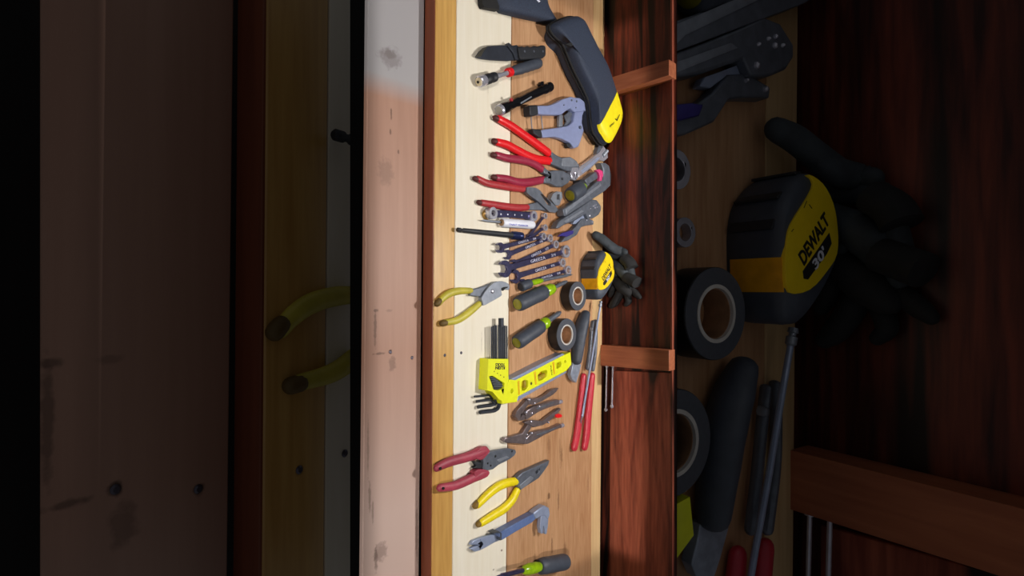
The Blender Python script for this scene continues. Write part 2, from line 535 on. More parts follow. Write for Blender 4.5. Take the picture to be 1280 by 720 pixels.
UT = 841.4                             # the wall ends here at its top
def build_wall(M=None, top=UT, v0=-190, v1=910):
    out = []
    yb = Y_WALL + 0.012
    out.append(upright('wall_back', [(752, v0), (top, v0 - 25 if M is None else v0), (top, v1), (748, v1)], yb, 0.02, W_wall))
    # lower siding panel stands proud of the wall, with a dark gap at its foot
    out.append(upright('wall_panel', [(763, 463), (top - 3.5, 466), (top - 3.5, v1), (761, v1)], yb - 0.006, 0.006, W_panel))
    # two studs
    z0 = BENCH_Z
    def stud(name, va, vb, ua, slope_a, slope_b, mat_, depth):
        e = top - 5 if M is None else top
        quad = [(ua, va), (e, va + slope_a), (e, vb + slope_b), (ua, vb)]
        return upright(name, quad, yb - depth, depth, mat_)
    out.append(stud('trim_1', 99, 119, 757, -25, -25, W_stud, 0.034))
    out.append(stud('trim_2', 431, 457, 750, 7, 7, W_stud, 0.028))
    out.append(upright('trim_3', [(top - 3.6, v0 - 25), (top - 1, v0 - 25), (top - 1, v1), (top - 3.6, v1)], yb - 0.008, 0.008, W_panel))
    for o in out:
        o['kind'] = 'structure'
        if M is not None: o.matrix_world = M @ o.matrix_world
    return out
wall_parts = build_wall()

with Bm('floor', W_floor) as bm:
    prism3(bm, [Vector((x, y, 0)) for x, y in ((-3, -2), (3, -2), (3, 5), (-3, 5))], Vector((0, 0, -0.05)))
bpy.data.objects['floor']['kind'] = 'structure'

# the lamp above the bench (above the picture), in an added light-blocking hood
lampt = thing('work_lamp', 'work lamp above the bench inside an added black light-blocking hood', 'lamp', LAMP)
HOOD = 0.30
with Bm('added_light_hood', mat('added_light_hood_paint', (30, 30, 30), 0.8), lampt) as bm:  # unseen hood added to keep the lamp light off the side bays
    zb, zt = LAMP.z - HOOD, LAMP.z + 0.08
    yf0 = LAMP.y - (LAMP.y - P(467, 360, WB_H).y) * HOOD / (LAMP.z - (BENCH_Z + WB_H))
    yb0 = LAMP.y + (Y_WALL + 0.012 - LAMP.y) * HOOD / (LAMP.z - (BENCH_Z + 0.19)) + 0.002
    xe = 0.25
    def slab(a, b):
        prism3(bm, [Vector((LAMP.x + a[0], a[1], b[2])), Vector((LAMP.x + b[0], a[1], b[2])), Vector((LAMP.x + b[0], b[1], b[2])), Vector((LAMP.x + a[0], b[1], b[2]))], Vector((0, 0, a[2] - b[2])))
    slab((-xe - .01, yf0 - .01, zb), (xe + .01, yf0, zt)); slab((-xe - .01, yb0, zb), (xe + .01, LAMP.y + .06, zb + .008)); yb0 = LAMP.y + .06
    slab((-xe - .01, yb0, zb), (xe + .01, yb0 + .01, zt))
    slab((-xe - .01, yf0, zb), (-xe, yb0, zt)); slab((xe, yf0, zb), (xe + .01, yb0, zt)); slab((-xe, yf0, zt - .01), (xe, yb0, zt))
ko.parent = lampt; ko.location = (0, 0, 0)

def up(p, h): return Vector((p.x, p.y, BENCH_Z + h))

# ------------------------------------------------------------------ the tools on the bench, from the top of the picture down
def at(pt, h=0.0): return P(pt[0], pt[1], h)

# --- pouch
t = thing('tool_pouch', 'dark navy fabric pouch pointing at the black case, cut by the picture top edge', 'pouch', P(648, 8))
with Bm('body', M_fabric, t, angle=60) as bm:
    o = [P(u, v, 0.012) for u, v in closed_smooth(cA((255, 60), (365, 108), (500, 140), (560, 152), (640, 172), (683, 180), (670, 140), (640, 90), (615, 30), (600, -60), (560, -120), (255, -120)), 3)]
    puff(bm, o, [(0.0005, .97), (.008, 1.0), (.016, .97), (.022, .86), (.024, .6)])
with Bm('opening_flap', M_darkfab, t, 0.001) as bm:
    prism(bm, cA((133, -100), (138, 20), (152, 52), (265, 75), (270, -100)), 0.001, 0.014)
with Bm('pull_tab', M_darkfab, t, 0.0006) as bm:
    prism(bm, cA((660, 120), (680, 118), (735, 200), (700, 205), (672, 180)), 0.002, 0.006)
with Bm('logo_stroke', M_white, t) as bm:
    prism(bm, cA((535, -12), (548, -10), (574, 10), (562, 18)), 0.0235, 0.0245)

# --- zip case
CASE = cA((735, 205), (800, 165), (870, 143), (915, 163), (965, 260), (1020, 370), (1080, 480), (1120, 590), (1150, 690)) + cB((1188, 290), (1183, 350), (1150, 430), (1115, 487), (1080, 484), (1050, 440), (1020, 380)) + cA((1000, 740), (950, 620), (900, 520), (855, 410), (820, 330), (755, 265))
CH = 0.052
t = thing('zip_case', 'large black zipped tool case with a yellow end, leaning nearest the wall', 'case', P(722, 105))
case_out = [P(u, v, CH) for u, v in closed_smooth(CASE, 3)]
case_rings = [(0.0, .92), (.004, .98), (.016, 1.05), (.030, 1.09), (.043, 1.07), (.050, 1.02), (.053, .94), (.0545, .7), (.055, .3)]
with Bm('body', M_fabric, t, angle=70) as bm:
    puff(bm, case_out, case_rings)
cc = sum(case_out, Vector()) / len(case_out)
for zz in (.022, .029):
    with Bm('zipper', M_darkfab, t) as bm:
        loop = [Vector((cc.x + (p.x - cc.x) * 1.09, cc.y + (p.y - cc.y) * 1.09, BENCH_Z + zz)) for p in case_out]
        tube(bm, loop + [loop[0]], .0026, n=8, cap='flat')
with Bm('end_panel', mat('bright_yellow_fabric', (240, 222, 24), 0.5, vary=.05), t, angle=70) as bm:
    puff(bm, case_out, [(z + .0008, s * 1.012) for z, s in case_rings if z > .035])
    a, b = P(*cB((1055, 322))[0], CH), P(*cB((1135, 165))[0], CH)
    d = b - a
    nrm = Vector((0, 0, 1)).cross(d); tip = P(*cB((1110, 470))[0], CH)
    if (tip - a).dot(nrm) < 0: nrm = -nrm
    r = bmesh.ops.bisect_plane(bm, geom=bm.verts[:] + bm.edges[:] + bm.faces[:], plane_co=a, plane_no=nrm, clear_inner=True)
text('DEWALT', cB((1095, 415))[0], cB((1130, 385))[0], .0562, t, M_ink, size=.004)
with Bm('tick_mark', M_ink, t) as bm:
    prism(bm, cB((1134, 352), (1138, 350), (1148, 358), (1168, 318), (1170, 320), (1150, 366)), .0558, .0565)
with Bm('zip_pull', M_darkfab, t, .0005) as bm:
    prism(bm, cA((765, 330), (830, 310), (836, 324), (800, 350)), .048, .054)

# --- knife
t = thing('sheath_knife', 'black fixed-blade knife lying across the cream board above the magnetic pick-up', 'knife', P(640, 66))
with Bm('blade', M_knife, t, .0012) as bm:
    prism(bm, cA((92, 426), (120, 382), (150, 357), (182, 344), (330, 337), (400, 345), (405, 446), (330, 457), (200, 450), (130, 440)), .004, .009)
with Bm('cutting_edge', M_cap if False else mat('bare_knife_edge', (92, 88, 78), .35, .6), t, .0004) as bm:
    prism(bm, cA((92, 428), (120, 384), (150, 359), (182, 346), (150, 380), (128, 425)), .0088, .0098)
with Bm('guard', M_knife, t, .001) as bm:
    prism(bm, cA((330, 345), (336, 318), (350, 328), (365, 345), (395, 335), (412, 350), (422, 440), (405, 450), (385, 445), (372, 400)), .002, .013)
with Bm('handle', M_black, t, .003) as bm:
    prism(bm, cA((408, 350), (440, 345), (458, 352), (480, 342), (510, 350), (530, 340), (560, 348), (580, 338), (606, 336), (614, 352), (613, 420), (595, 436), (520, 440), (440, 446), (420, 440)), .001, .018)
for x in (455, 525, 592):
    with Bm('handle_rivet', M_dsteel, t) as bm:
        disc(bm, P(*cA((x, 385))[0], .018), .0022, BENCH_Z + .0175, BENCH_Z + .0185)

# --- magnetic pick-up / ratchet driver
def lathe_px(bm, a, b, h, prof, n=24):
    lathe(bm, P(a[0], a[1], h), P(b[0], b[1], h), prof, n)
t = thing('magnetic_pickup', 'black-handled driver with red ring and round chrome head', 'driver', P(635, 92))
a, b = cA((112, 614), (572, 470)); H = .0115
k = pxs(635, 92)
with Bm('handle', M_grip, t) as bm:
    lathe_px(bm, a, b, H, [(.49, 4.6 * k), (.53, 5.6 * k), (.6, 6.4 * k), (.66, 6.9 * k), (.70, 6.3 * k), (.75, 7 * k), (.79, 6.4 * k), (.84, 7 * k), (.88, 6.5 * k), (.94, 6.8 * k), (.98, 5.8 * k), (1.0, 3.6 * k)])
with Bm('red_ring', M_red, t) as bm:
    lathe_px(bm, a, b, H, [(.43, 4.4 * k), (.44, 5.5 * k), (.49, 5.6 * k), (.5, 4.4 * k)])
with Bm('neck', M_chrome, t) as bm:
    lathe_px(bm, a, b, H, [(.2, 2.6 * k), (.25, 2.2 * k), (.3, 3.2 * k), (.36, 2.4 * k), (.43, 3.0 * k)])
with Bm('collar', M_black, t) as bm:
    lathe_px(bm, a, b, H, [(.09, 5.6 * k), (.1, 6.2 * k), (.16, 6.2 * k), (.17, 5.4 * k), (.19, 5.4 * k), (.2, 6 * k), (.24, 5.6 * k), (.25, 3 * k)])
with Bm('head_ring', M_chrome, t) as bm:
    lathe_px(bm, a, b, H, [(.0, 5.2 * k), (.01, 6.6 * k), (.075, 6.6 * k), (.09, 5.4 * k)])
with Bm('magnet_face', mat('pale_magnet', (205, 190, 160), .4), t) as bm:
    lathe_px(bm, a, b, H, [(-.012, 4.6 * k), (.0, 5.0 * k), (.01, 5 * k)])
with Bm('socket_hole', M_hole, t) as bm:
    lathe_px(bm, a, b, H, [(-.018, 1.6 * k), (.0, 1.6 * k)])

# --- flashlight
t = thing('flashlight', 'glossy black pocket flashlight with its grey lens toward the red pliers', 'flashlight', P(655, 122))
a, b = cB((266, 288), (650, 108)); H = .0115; k = pxs(655, 122)
M_gloss = mat('glossy_black_aluminium', (22, 22, 26), .2, .3)
with Bm('body', M_gloss, t) as bm:
    lathe_px(bm, a, b, H, [(0, 6 * k), (.02, 6.8 * k), (.13, 6.6 * k), (.17, 5.2 * k), (.2, 5.8 * k), (.24, 5.2 * k), (.3, 5.2 * k), (.33, 5.8 * k), (.35, 5.2 * k), (.84, 5.2 * k), (.86, 6.2 * k), (.9, 6.3 * k), (.91, 5.7 * k), (.94, 5.7 * k), (.95, 6.3 * k), (.99, 6 * k), (1, 4.8 * k)])
with Bm('bezel', M_chrome, t) as bm:
    lathe_px(bm, a, b, H, [(-.012, 6.0 * k), (0, 6.7 * k), (.02, 6.9 * k), (.03, 6.6 * k)])
with Bm('lens', M_lens, t) as bm:
    lathe_px(bm, a, b, H, [(-.016, 4.9 * k), (-.005, 5.2 * k)])
with Bm('switch_button', M_brick, t) as bm:
    p = P(*cB((355, 208))[0], .0185); disc(bm, p, .0032, BENCH_Z + .016, BENCH_Z + .0200)
with Bm('tail_knob', M_gloss, t, .0005) as bm:
    prism(bm, cB((572, 92), (580, 72), (598, 70), (600, 100), (580, 104)), .012, .02)
with Bm('clip', M_steel, t, .0004) as bm:
    prism(bm, cB((425, 228), (505, 180), (512, 188), (430, 240)), .0205, .0215)

# --- pvc cutter
t = thing('pipe_cutter', 'lavender grey C-shaped pipe cutter with black-tipped handles beside the black case', 'pipe cutter', P(700, 150))
with Bm('upper_arm', M_lav, t, .002) as bm:
    prism(bm, cB((552, 252), (640, 250), (690, 232), (740, 203), (800, 185), (870, 195), (918, 232), (955, 288), (944, 309), (905, 290), (872, 300), (830, 300), (800, 272), (760, 296), (735, 318), (700, 322), (600, 320), (558, 316)), .004, .019)
with Bm('lower_arm', M_lav, t, .002) as bm:
    prism(bm, cB((832, 300), (905, 290), (890, 325), (886, 380), (900, 440), (875, 520), (858, 562), (830, 572), (800, 532), (740, 502), (680, 487), (592, 492), (580, 438), (600, 430), (720, 415), (790, 400), (822, 368)), .004, .017)
with Bm('handle_tip', M_black, t, .002) as bm:
    prism(bm, cB((492, 250), (552, 248), (560, 318), (528, 330), (497, 326)), .002, .02)
with Bm('handle_tip', M_black, t, .002) as bm:
    prism(bm, cB((520, 425), (580, 430), (590, 492), (560, 488), (524, 462)), .002, .018)
with Bm('link_bar', M_steel, t, .001) as bm:
    prism(bm, cB((716, 320), (742, 318), (742, 408), (714, 412)), .006, .013)
with Bm('blade', M_dsteel, t, .0005) as bm:
    prism(bm, cB((752, 330), (785, 300), (815, 290), (818, 330), (800, 340), (805, 375), (770, 402), (750, 405), (770, 370)), .006, .01)
with Bm('wire_catch', M_steel, t) as bm:
    tube(bm, [P(*q, .010) for q in cB((503, 325), (506, 390), (516, 455))], .0011, n=8)
with Bm('wire_catch', M_steel, t) as bm:
    tube(bm, [P(*q, .010) for q in cB((578, 315), (583, 370), (590, 425))], .0011, n=8)
for x, y, r in ((872, 415, .0034), (806, 212, .0022), (843, 220, .0024), (748, 248, .0014), (838, 268, .0014)):
    with Bm('bolt_head', M_dsteel, t) as bm:
        disc(bm, P(*cB((x, y))[0], .019), r, BENCH_Z + .016, BENCH_Z + .0205)
with Bm('blade_stop', M_black, t, .001) as bm:
    prism(bm, cB((768, 540), (800, 528), (818, 550), (786, 570)), .003, .013)

# --- red cutters
t = thing('diagonal_cutters', 'diagonal cutters with two bright red grips and grey head', 'pliers', P(665, 180))
for pts in (cB((262, 352), (350, 402), (450, 473), (560, 552), (628, 602)), cB((252, 526), (320, 545), (400, 588), (520, 648), (640, 668))):
    h_ = handle(t, pts, [4.6, 5.2, 5.4, 5.8, 5.6], M_red)
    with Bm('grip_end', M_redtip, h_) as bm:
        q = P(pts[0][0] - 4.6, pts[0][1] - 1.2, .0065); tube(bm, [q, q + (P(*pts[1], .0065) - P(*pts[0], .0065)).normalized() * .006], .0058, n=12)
with Bm('head', M_dsteel, t, .002) as bm:
    prism(bm, cC((650, 190), (660, 160), (655, 112), (688, 138), (735, 163), (800, 155), (845, 185), (872, 228), (835, 262), (770, 262), (740, 248), (690, 225), (655, 212)), .002, .014)
with Bm('cutting_jaw', M_steel, t, .0015) as bm:
    prism(bm, cC((738, 166), (800, 158), (842, 188), (862, 225), (800, 232), (735, 225)), .0138, .0155)

# --- dark red lineman's pliers
t = thing('combination_pliers', 'blunt-nosed pliers with plum red grips below the bright red cutters', 'pliers', P(665, 222))
for pts in (cC((245, 143), (330, 167), (440, 182), (520, 205), (592, 255)), cC((248, 312), (320, 322), (400, 346), (490, 348), (596, 328))):
    h_ = handle(t, pts, [4.2, 4.8, 5.2, 5.4, 4.8], M_dred)
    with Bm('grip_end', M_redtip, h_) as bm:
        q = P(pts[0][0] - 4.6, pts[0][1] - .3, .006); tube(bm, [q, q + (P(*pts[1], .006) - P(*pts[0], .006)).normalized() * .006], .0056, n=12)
with Bm('head', M_dsteel, t, .002) as bm:
    prism(bm, cC((600, 232), (640, 262), (690, 255), (745, 258), (790, 285), (806, 318), (785, 352), (740, 382), (695, 380), (650, 358), (604, 352), (600, 318), (640, 292), (600, 280)), .002, .014)
with Bm('pivot', M_black, t) as bm:
    disc(bm, P(*cC((735, 322))[0], .014), .0028, BENCH_Z + .013, BENCH_Z + .0155)

# --- tongue and groove pliers
t = thing('groove_joint_pliers', 'slotted groove-joint pliers with faded brick red grips', 'pliers', P(660, 245))
for pts in (cC((105, 320), (170, 352), (260, 370), (370, 388), (470, 402)), cC((135, 500), (220, 514), (320, 530), (400, 538), (472, 535))):
    h_ = handle(t, pts, [3.8, 4.4, 4.7, 4.8, 4.2], M_brick)
    with Bm('grip_end', M_redtip, h_) as bm:
        q = P(pts[0][0] - 4.2, pts[0][1] - .3, .0052); tube(bm, [q, q + (P(*pts[1], .005) - P(*pts[0], .005)).normalized() * .006], .0048, n=12)
with Bm('slotted_arm', M_dsteel, t, .0015) as bm:
    prism(bm, cC((472, 384), (540, 388), (572, 408), (602, 448), (690, 528), (708, 556), (684, 576), (640, 568), (560, 492), (500, 450), (470, 424)), .006, .014, holes=[cC((572, 432), (592, 436), (652, 504), (650, 524), (630, 520))])
with Bm('plain_arm', M_dsteel, t, .0015) as bm:
    prism(bm, cC((474, 514), (540, 498), (580, 494), (640, 540), (640, 570), (590, 556), (476, 556)), .001, .009)
with Bm('jaw', M_steel, t, .0015) as bm:
    prism(bm, cC((652, 470), (668, 432), (700, 414), (735, 420), (740, 462), (715, 520), (685, 520)), .001, .013, holes=[cC((700, 440), (720, 434), (718, 462), (704, 480), (696, 470))])

# --- adjustable wrench
t = thing('adjustable_wrench', 'shiny steel adjustable wrench slanting up to the end of the black case', 'wrench', P(735, 200))
with Bm('shank', M_chrome, t, .002) as bm:
    prism(bm, cJ((522, 520), (530, 470), (700, 345), (840, 235), (890, 140), (955, 235), (962, 330), (900, 380), (830, 362), (700, 490), (560, 590), (520, 620)), .002, .014)
with Bm('shank_channel', M_paleblue, t, .0006) as bm:
    prism(bm, cJ((560, 520), (700, 395), (800, 320), (850, 320), (760, 410), (580, 560)), .0135, .0146)
with Bm('fixed_jaw', M_dsteel, t, .001) as bm:
    prism(bm, cJ((820, 150), (835, 80), (880, 75), (892, 140), (845, 235), (790, 270), (800, 215)), .001, .012)
with Bm('adjusting_screw', M_steel, t) as bm:
    a, b = cJ((880, 300), (945, 220)); lathe_px(bm, a, b, .014, [(0, .004), (.1, .0055), (.2, .004), (.3, .0055), (.4, .004), (.5, .0055), (.6, .004), (.7, .0055), (.8, .004), (.9, .0055), (1, .004)], 14)
with Bm('hanging_end', M_chrome, t, .0015) as bm:
    prism(bm, cJ((400, 560), (430, 470), (520, 475), (525, 620), (470, 668), (420, 650)), .001, .015, holes=[cJ((440, 560), (470, 550), (475, 620), (445, 620))])

# --- tubing cutter (grey C frame with pink wheel)
t = thing('tubing_cutter', 'grey C-framed cutter with a pink wheel guard, under the adjustable wrench', 'cutter', P(735, 240))
with Bm('frame', M_dsteel, t, .002) as bm:
    prism(bm, cC((742, 548), (752, 602), (770, 600), (1060, 412), (1100, 372), (1106, 290), (1090, 222), (1062, 200), (1030, 200), (1048, 255), (1048, 318), (1000, 338), (910, 420), (862, 470)), .001, .020)
with Bm('frame_rib', M_steel, t, .001) as bm:
    prism(bm, cC((760, 548), (1000, 372), (1024, 350), (1030, 372), (790, 560), (768, 590)), .0195, .0215)
with Bm('sliding_block', M_dsteel, t, .002) as bm:
    prism(bm, cC((905, 330), (928, 366), (1012, 312), (992, 264)), .001, .020)
with Bm('block_end', M_black, t, .001) as bm:
    prism(bm, cC((868, 330), (905, 325), (926, 366), (890, 368), (868, 350)), .001, .019)
with Bm('wheel_guard', M_pinkring, t, .001) as bm:
    prism(bm, cC((990, 256), (1018, 248), (1040, 262), (1046, 292), (1034, 336), (1016, 338), (1020, 300), (1012, 276)), .018, .026)

# --- short screwdriver seen end on
def screwdriver(name, label, cap, hend, cend, shaft, r_h, r_c, r_s, group=None, h=None, grip=M_grip, cap_m=M_cap, shaft_m=M_dsteel, coll=M_green, bulge=1.0):
    m = ((cap[0] + hend[0]) / 2, (cap[1] + hend[1]) / 2)
    k = pxs(*m); H = h or r_h * k
    t = thing(name, label, 'screwdriver', P(*m), group)
    A, B = P(*cap, H), P(*hend, H)
    with Bm('handle', grip, t) as bm:
        lathe(bm, A, B, [(0, r_h * k * .78), (.04, r_h * k * .94), (.12, r_h * k), (.5, r_h * k * .97), (.8, r_h * k * 1.0), (.95, r_h * k * .93), (1.0, r_h * k * .74)], 28)
    with Bm('end_cap', cap_m, t) as bm:
        d = (B - A).normalized()
        lathe(bm, A - d * .0015, A + d * .002, [(0, r_h * k * .5), (.3, r_h * k * .68), (1, r_h * k * .76)], 24)
    C = P(*cend, H)
    with Bm('collar', coll, t) as bm:
        lathe(bm, B, C, [(-.1, r_c * k * .7), (.05, r_c * k * .85), (.25, r_c * k), (.65, r_c * k), (.9, r_c * k * .8), (1, r_c * k * .5)], 24)
    S = P(*shaft, H)
    with Bm('shaft', shaft_m, t) as bm:
        lathe(bm, C - (S - C) * .1, S, [(0, r_s * k), (.82, r_s * k), (.83, r_s * k * .7), (.95, r_s * k * .6), (1, r_s * k * .2)], 16)
    return t
STUBBY = screwdriver('screwdriver', 'stubby grey screwdriver with olive end cap beside the tubing cutter', cC((795, 447))[0], cC((880, 392))[0], cC((905, 376))[0], cC((935, 355))[0], 9.5, 5, 2.2, 'screwdrivers')

# --- large locking pliers
def rivet(t, p, r, z0, z1, m=M_chrome):
    with Bm('rivet', m, t) as bm:
        c = P(*p, z1)
        lathe(bm, Vector((c.x, c.y, BENCH_Z + z0)), Vector((c.x, c.y, BENCH_Z + z1)), [(0, r), (.6, r), (.9, r * .7), (1, r * .2)], 14)
def large_locking(label, nm='locking_pliers'):
    t = thing(nm, label, 'locking pliers', P(722, 275), 'locking pliers')
    with Bm('upper_handle', M_dsteel, t, .002) as bm:
        prism(bm, cK((122, 520), (150, 455), (200, 420), (300, 358), (400, 290), (478, 232), (530, 240), (572, 300), (572, 345), (548, 390), (500, 420), (440, 432), (420, 380), (300, 450), (200, 490), (150, 525)), .003, .020)
    with Bm('upper_handle_groove', M_steel, t, .0008) as bm:
        prism(bm, cK((200, 450), (380, 340), (400, 352), (220, 470)), .0196, .0208)
    with Bm('lower_handle', M_dsteel, t, .0015) as bm:
        prism(bm, cK((168, 665), (230, 590), (325, 500), (372, 430), (430, 416), (500, 448), (496, 486), (420, 496), (372, 512), (330, 590), (250, 642)), .001, .014)
    with Bm('release_lever', M_purple, t, .001) as bm:
        prism(bm, cK((145, 605), (180, 570), (270, 545), (302, 545), (290, 582), (230, 608), (180, 600)), .012, .018)
    with Bm('inner_link', M_paleblue, t, .001) as bm:
        prism(bm, cK((300, 450), (425, 375), (440, 432), (360, 440), (320, 480), (290, 480)), .004, .012)
    for x, y, r in ((465, 395, .0036), (520, 318, .003), (470, 325, .002), (492, 458, .0024), (433, 440, .0018), (522, 288, .0024), (500, 300, .002), (545, 312, .0022)):
        rivet(t, cK((x, y))[0], r, .012, .0225 if y < 420 else .017)
    with Bm('adjusting_screw', M_brass, t) as bm:
        a, b = cK((128, 500), (190, 462)); lathe_px(bm, a, b, .0105, [(0, .0026), (.02, .0062), (.35, .0062), (.37, .0045), (1, .0045)], 18)
    return t
LOCK = large_locking('large locking pliers with brass adjusting screw and purple release lever')

# --- ratcheting wrench
t = thing('ratcheting_wrench', 'double-ended ratcheting box wrench just under the brick red pliers', 'wrench', P(638, 268))
with Bm('shank', M_wrench, t, .002) as bm:
    prism(bm, cD((345, 72), (480, 78), (600, 88), (650, 90), (650, 148), (600, 142), (480, 130), (345, 132)), .003, .013)
for (x, y), r in (((342, 98), 7.2), ((648, 120), 6.6)):
    with Bm('ring_head', M_chrome, t, .001) as bm:
        c = P(*cD((x, y))[0], .017); disc(bm, c, r * pxs(638, 268), BENCH_Z + .001, BENCH_Z + .017, 24, r * pxs(638, 268) * .5)
with Bm('shaded_ring_side', M_brass, t, .001) as bm:  # brown ring stands in for the shaded side of the ring head
    c = P(*cD((296, 108))[0], .006); disc(bm, c, .0095, BENCH_Z + .0005, BENCH_Z + .006, 22, .006)
for x, y in ((400, 106), (452, 108), (504, 110), (556, 113)):
    rivet(t, cD((x, y))[0], .002, .012, .0142)

# --- paint marker
t = thing('paint_marker', 'white marker pen with a long grey needle tip', 'marker', P(648, 280))
a, b = cD((402, 170), (640, 187)); k = pxs(648, 280); H = 5.6 * k
with Bm('barrel', M_white, t) as bm:
    lathe_px(bm, a, b, H, [(0, 4.8 * k), (.02, 5.5 * k), (.9, 5.5 * k), (.97, 5.0 * k), (1, 3.8 * k)])
with Bm('mouth', mat('tan_plug', (150, 118, 84), .6), t) as bm:
    lathe_px(bm, a, b, H, [(-.02, 3.6 * k), (.01, 4.4 * k)])
with Bm('mouth_hole', M_hole, t) as bm:
    lathe_px(bm, a, b, H, [(-.028, 1.2 * k), (0, 1.2 * k)])
with Bm('needle_tip', M_steel, t) as bm:
    a2, b2 = cD((250, 152), (395, 166)); lathe_px(bm, a2, b2, H * .8, [(0, .4 * k), (.2, 1.2 * k), (1, 1.5 * k)], 12)
text('PAINT MARKER', cD((462, 190))[0], cD((600, 200))[0], 2 * H * .96, t, mat('blue_ink', (70, 80, 190), .5), size=.0035)

# --- bit extension
t = EXT = thing('bit_extension', 'long black socket extension bar pointing onto the pine rail', 'extension bar', P(610, 292))
a, b = cD((66, 222), (552, 271)); k = pxs(615, 292); H = .0085
with Bm('bar', M_black, t) as bm:
    lathe_px(bm, a, b, H, [(0, 1.6 * k), (.01, 2.6 * k), (.05, 2.6 * k), (.06, 1.8 * k), (.08, 1.8 * k), (.09, 2.6 * k), (.3, 3.0 * k), (.6, 3.3 * k), (.8, 3.5 * k), (.84, 3.5 * k)], 18)
with Bm('collar', mat('blue_black_collar', (38, 48, 92), .3, .5), t) as bm:
    lathe_px(bm, a, b, H, [(.83, 3.6 * k), (.84, 5.2 * k), (.93, 5.4 * k), (.94, 4.6 * k), (.95, 5.2 * k), (1, 5 * k)], 20)

# --- combination wrenches
def combo(open_px, ring_px, r_open, r_ring, w, lift, label, word=None, size_mark=None, nm='combination_wrench'):
    mid = ((open_px[0] + ring_px[0]) / 2, (open_px[1] + ring_px[1]) / 2)
    t = thing(nm, label, 'wrench', P(*mid), 'combination wrenches')
    k = pxs(*mid); z0, z1 = lift + .0005, lift + .0065
    o, r = P(*open_px, z1), P(*ring_px, z1)
    d = (r - o).normalized(); s = Vector((0, 0, 1)).cross(d)
    Ro, Rr, W = r_open * k, r_ring * k, w * k * .5
    with Bm('shank', M_wrench, t, .0012) as bm:
        a, b = o + d * Ro * .7, r - d * Rr * .75
        prism3(bm, [a + s * W * 1.25, a + s * W * 1.0 + d * .012, b + s * W * .8, b - s * W * .8, a - s * W * 1.0 + d * .012, a - s * W * 1.25], Vector((0, 0, z0 - z1)))
    with Bm('open_jaw', M_wrench, t, .001) as bm:
        ang0 = math.radians(15)
        def rp(rad, a): return o + (-d * math.cos(a + ang0) + s * math.sin(a + ang0)) * rad
        outer = [rp(Ro, a) for a in [math.radians(28 + i * (304 / 20)) for i in range(21)]]
        f = Ro * .46
        inner = [rp(Ro * .98, math.radians(-28)), ]
        D = -d * math.cos(ang0) + s * math.sin(ang0); S = d * math.sin(ang0) + s * math.cos(ang0)
        pts = outer + [o + D * Ro * .72 - S * f, o - D * Ro * .18 - S * f, o - D * Ro * .38, o - D * Ro * .18 + S * f, o + D * Ro * .72 + S * f]
        prism3(bm, pts, Vector((0, 0, z0 - z1 - .001)))
        for v in bm.verts: v.co.z += .0008
    with Bm('ring_end', M_chrome, t, .001) as bm:
        disc(bm, r, Rr, BENCH_Z + z0, BENCH_Z + z1 + .0022, 24, Rr * .58)
    if word:
        u0, v0 = open_px[0] + (ring_px[0] - open_px[0]) * .42, open_px[1] + (ring_px[1] - open_px[1]) * .42
        u1, v1 = open_px[0] + (ring_px[0] - open_px[0]) * .66, open_px[1] + (ring_px[1] - open_px[1]) * .66
        text(word, (u0, v0 + w * .25), (u1, v1 + w * .25), z1 + .0001, t, M_silverink, size=w * k * .5)
    if size_mark:
        u0, v0 = open_px[0] + (ring_px[0] - open_px[0]) * .76, open_px[1] + (ring_px[1] - open_px[1]) * .76
        u1, v1 = open_px[0] + (ring_px[0] - open_px[0]) * .83, open_px[1] + (ring_px[1] - open_px[1]) * .83
        text(size_mark, (u0, v0 + w * .22), (u1, v1 + w * .22), z1 + .0001, t, M_silverink, size=w * k * .45)
    return t
WR = {}
combo(cM((355, 245))[0], cM((488, 68))[0], 3.2, 3.9, 3.4, .0, 'smallest combination wrench, steepest of the fan, nearest the marker')
combo(cM((330, 275))[0], cM((488, 168))[0], 3.6, 4.2, 4.2, .0, 'small combination wrench half under the one nearest the extension bar')
combo(cM((108, 340))[0], cM((474, 244))[0], 6.2, 4.8, 5.4, .0068, 'combination wrench whose open jaw lies furthest onto the cream board near the extension bar', 'GREEZA', '3/8')
combo(cM((172, 400))[0], cM((530, 258))[0], 6.0, 5.2, 5.6, .0, 'combination wrench partly under the topmost full-length one', 'GREEZA', '7/16')
combo(cM((225, 485))[0], cM((580, 312))[0], 6.4, 5.4, 6.2, .0, 'middle combination wrench of the fan, its ring end beside a bigger ring', 'GREEZA', '1/2')
WR['big'] = combo(cM((150, 522))[0], cM((668, 372))[0], 10.0, 8.2, 7.4, .0068, 'largest combination wrench with the widest open jaw and ring', 'GREEZA', '3/4')
WR['mid'] = combo(cM((238, 588))[0], cM((638, 468))[0], 8.2, 5.8, 6.6, .0, 'combination wrench right below the largest one, next to the bare plywood gap', 'GREEZA', '9/16')
WR['low'] = combo(cM((300, 652))[0], cM((685, 535))[0], 6.2, 6.2, 5.6, .0, 'lowest combination wrench, touching the upper screwdriver', 'GREEZA', '5/8')

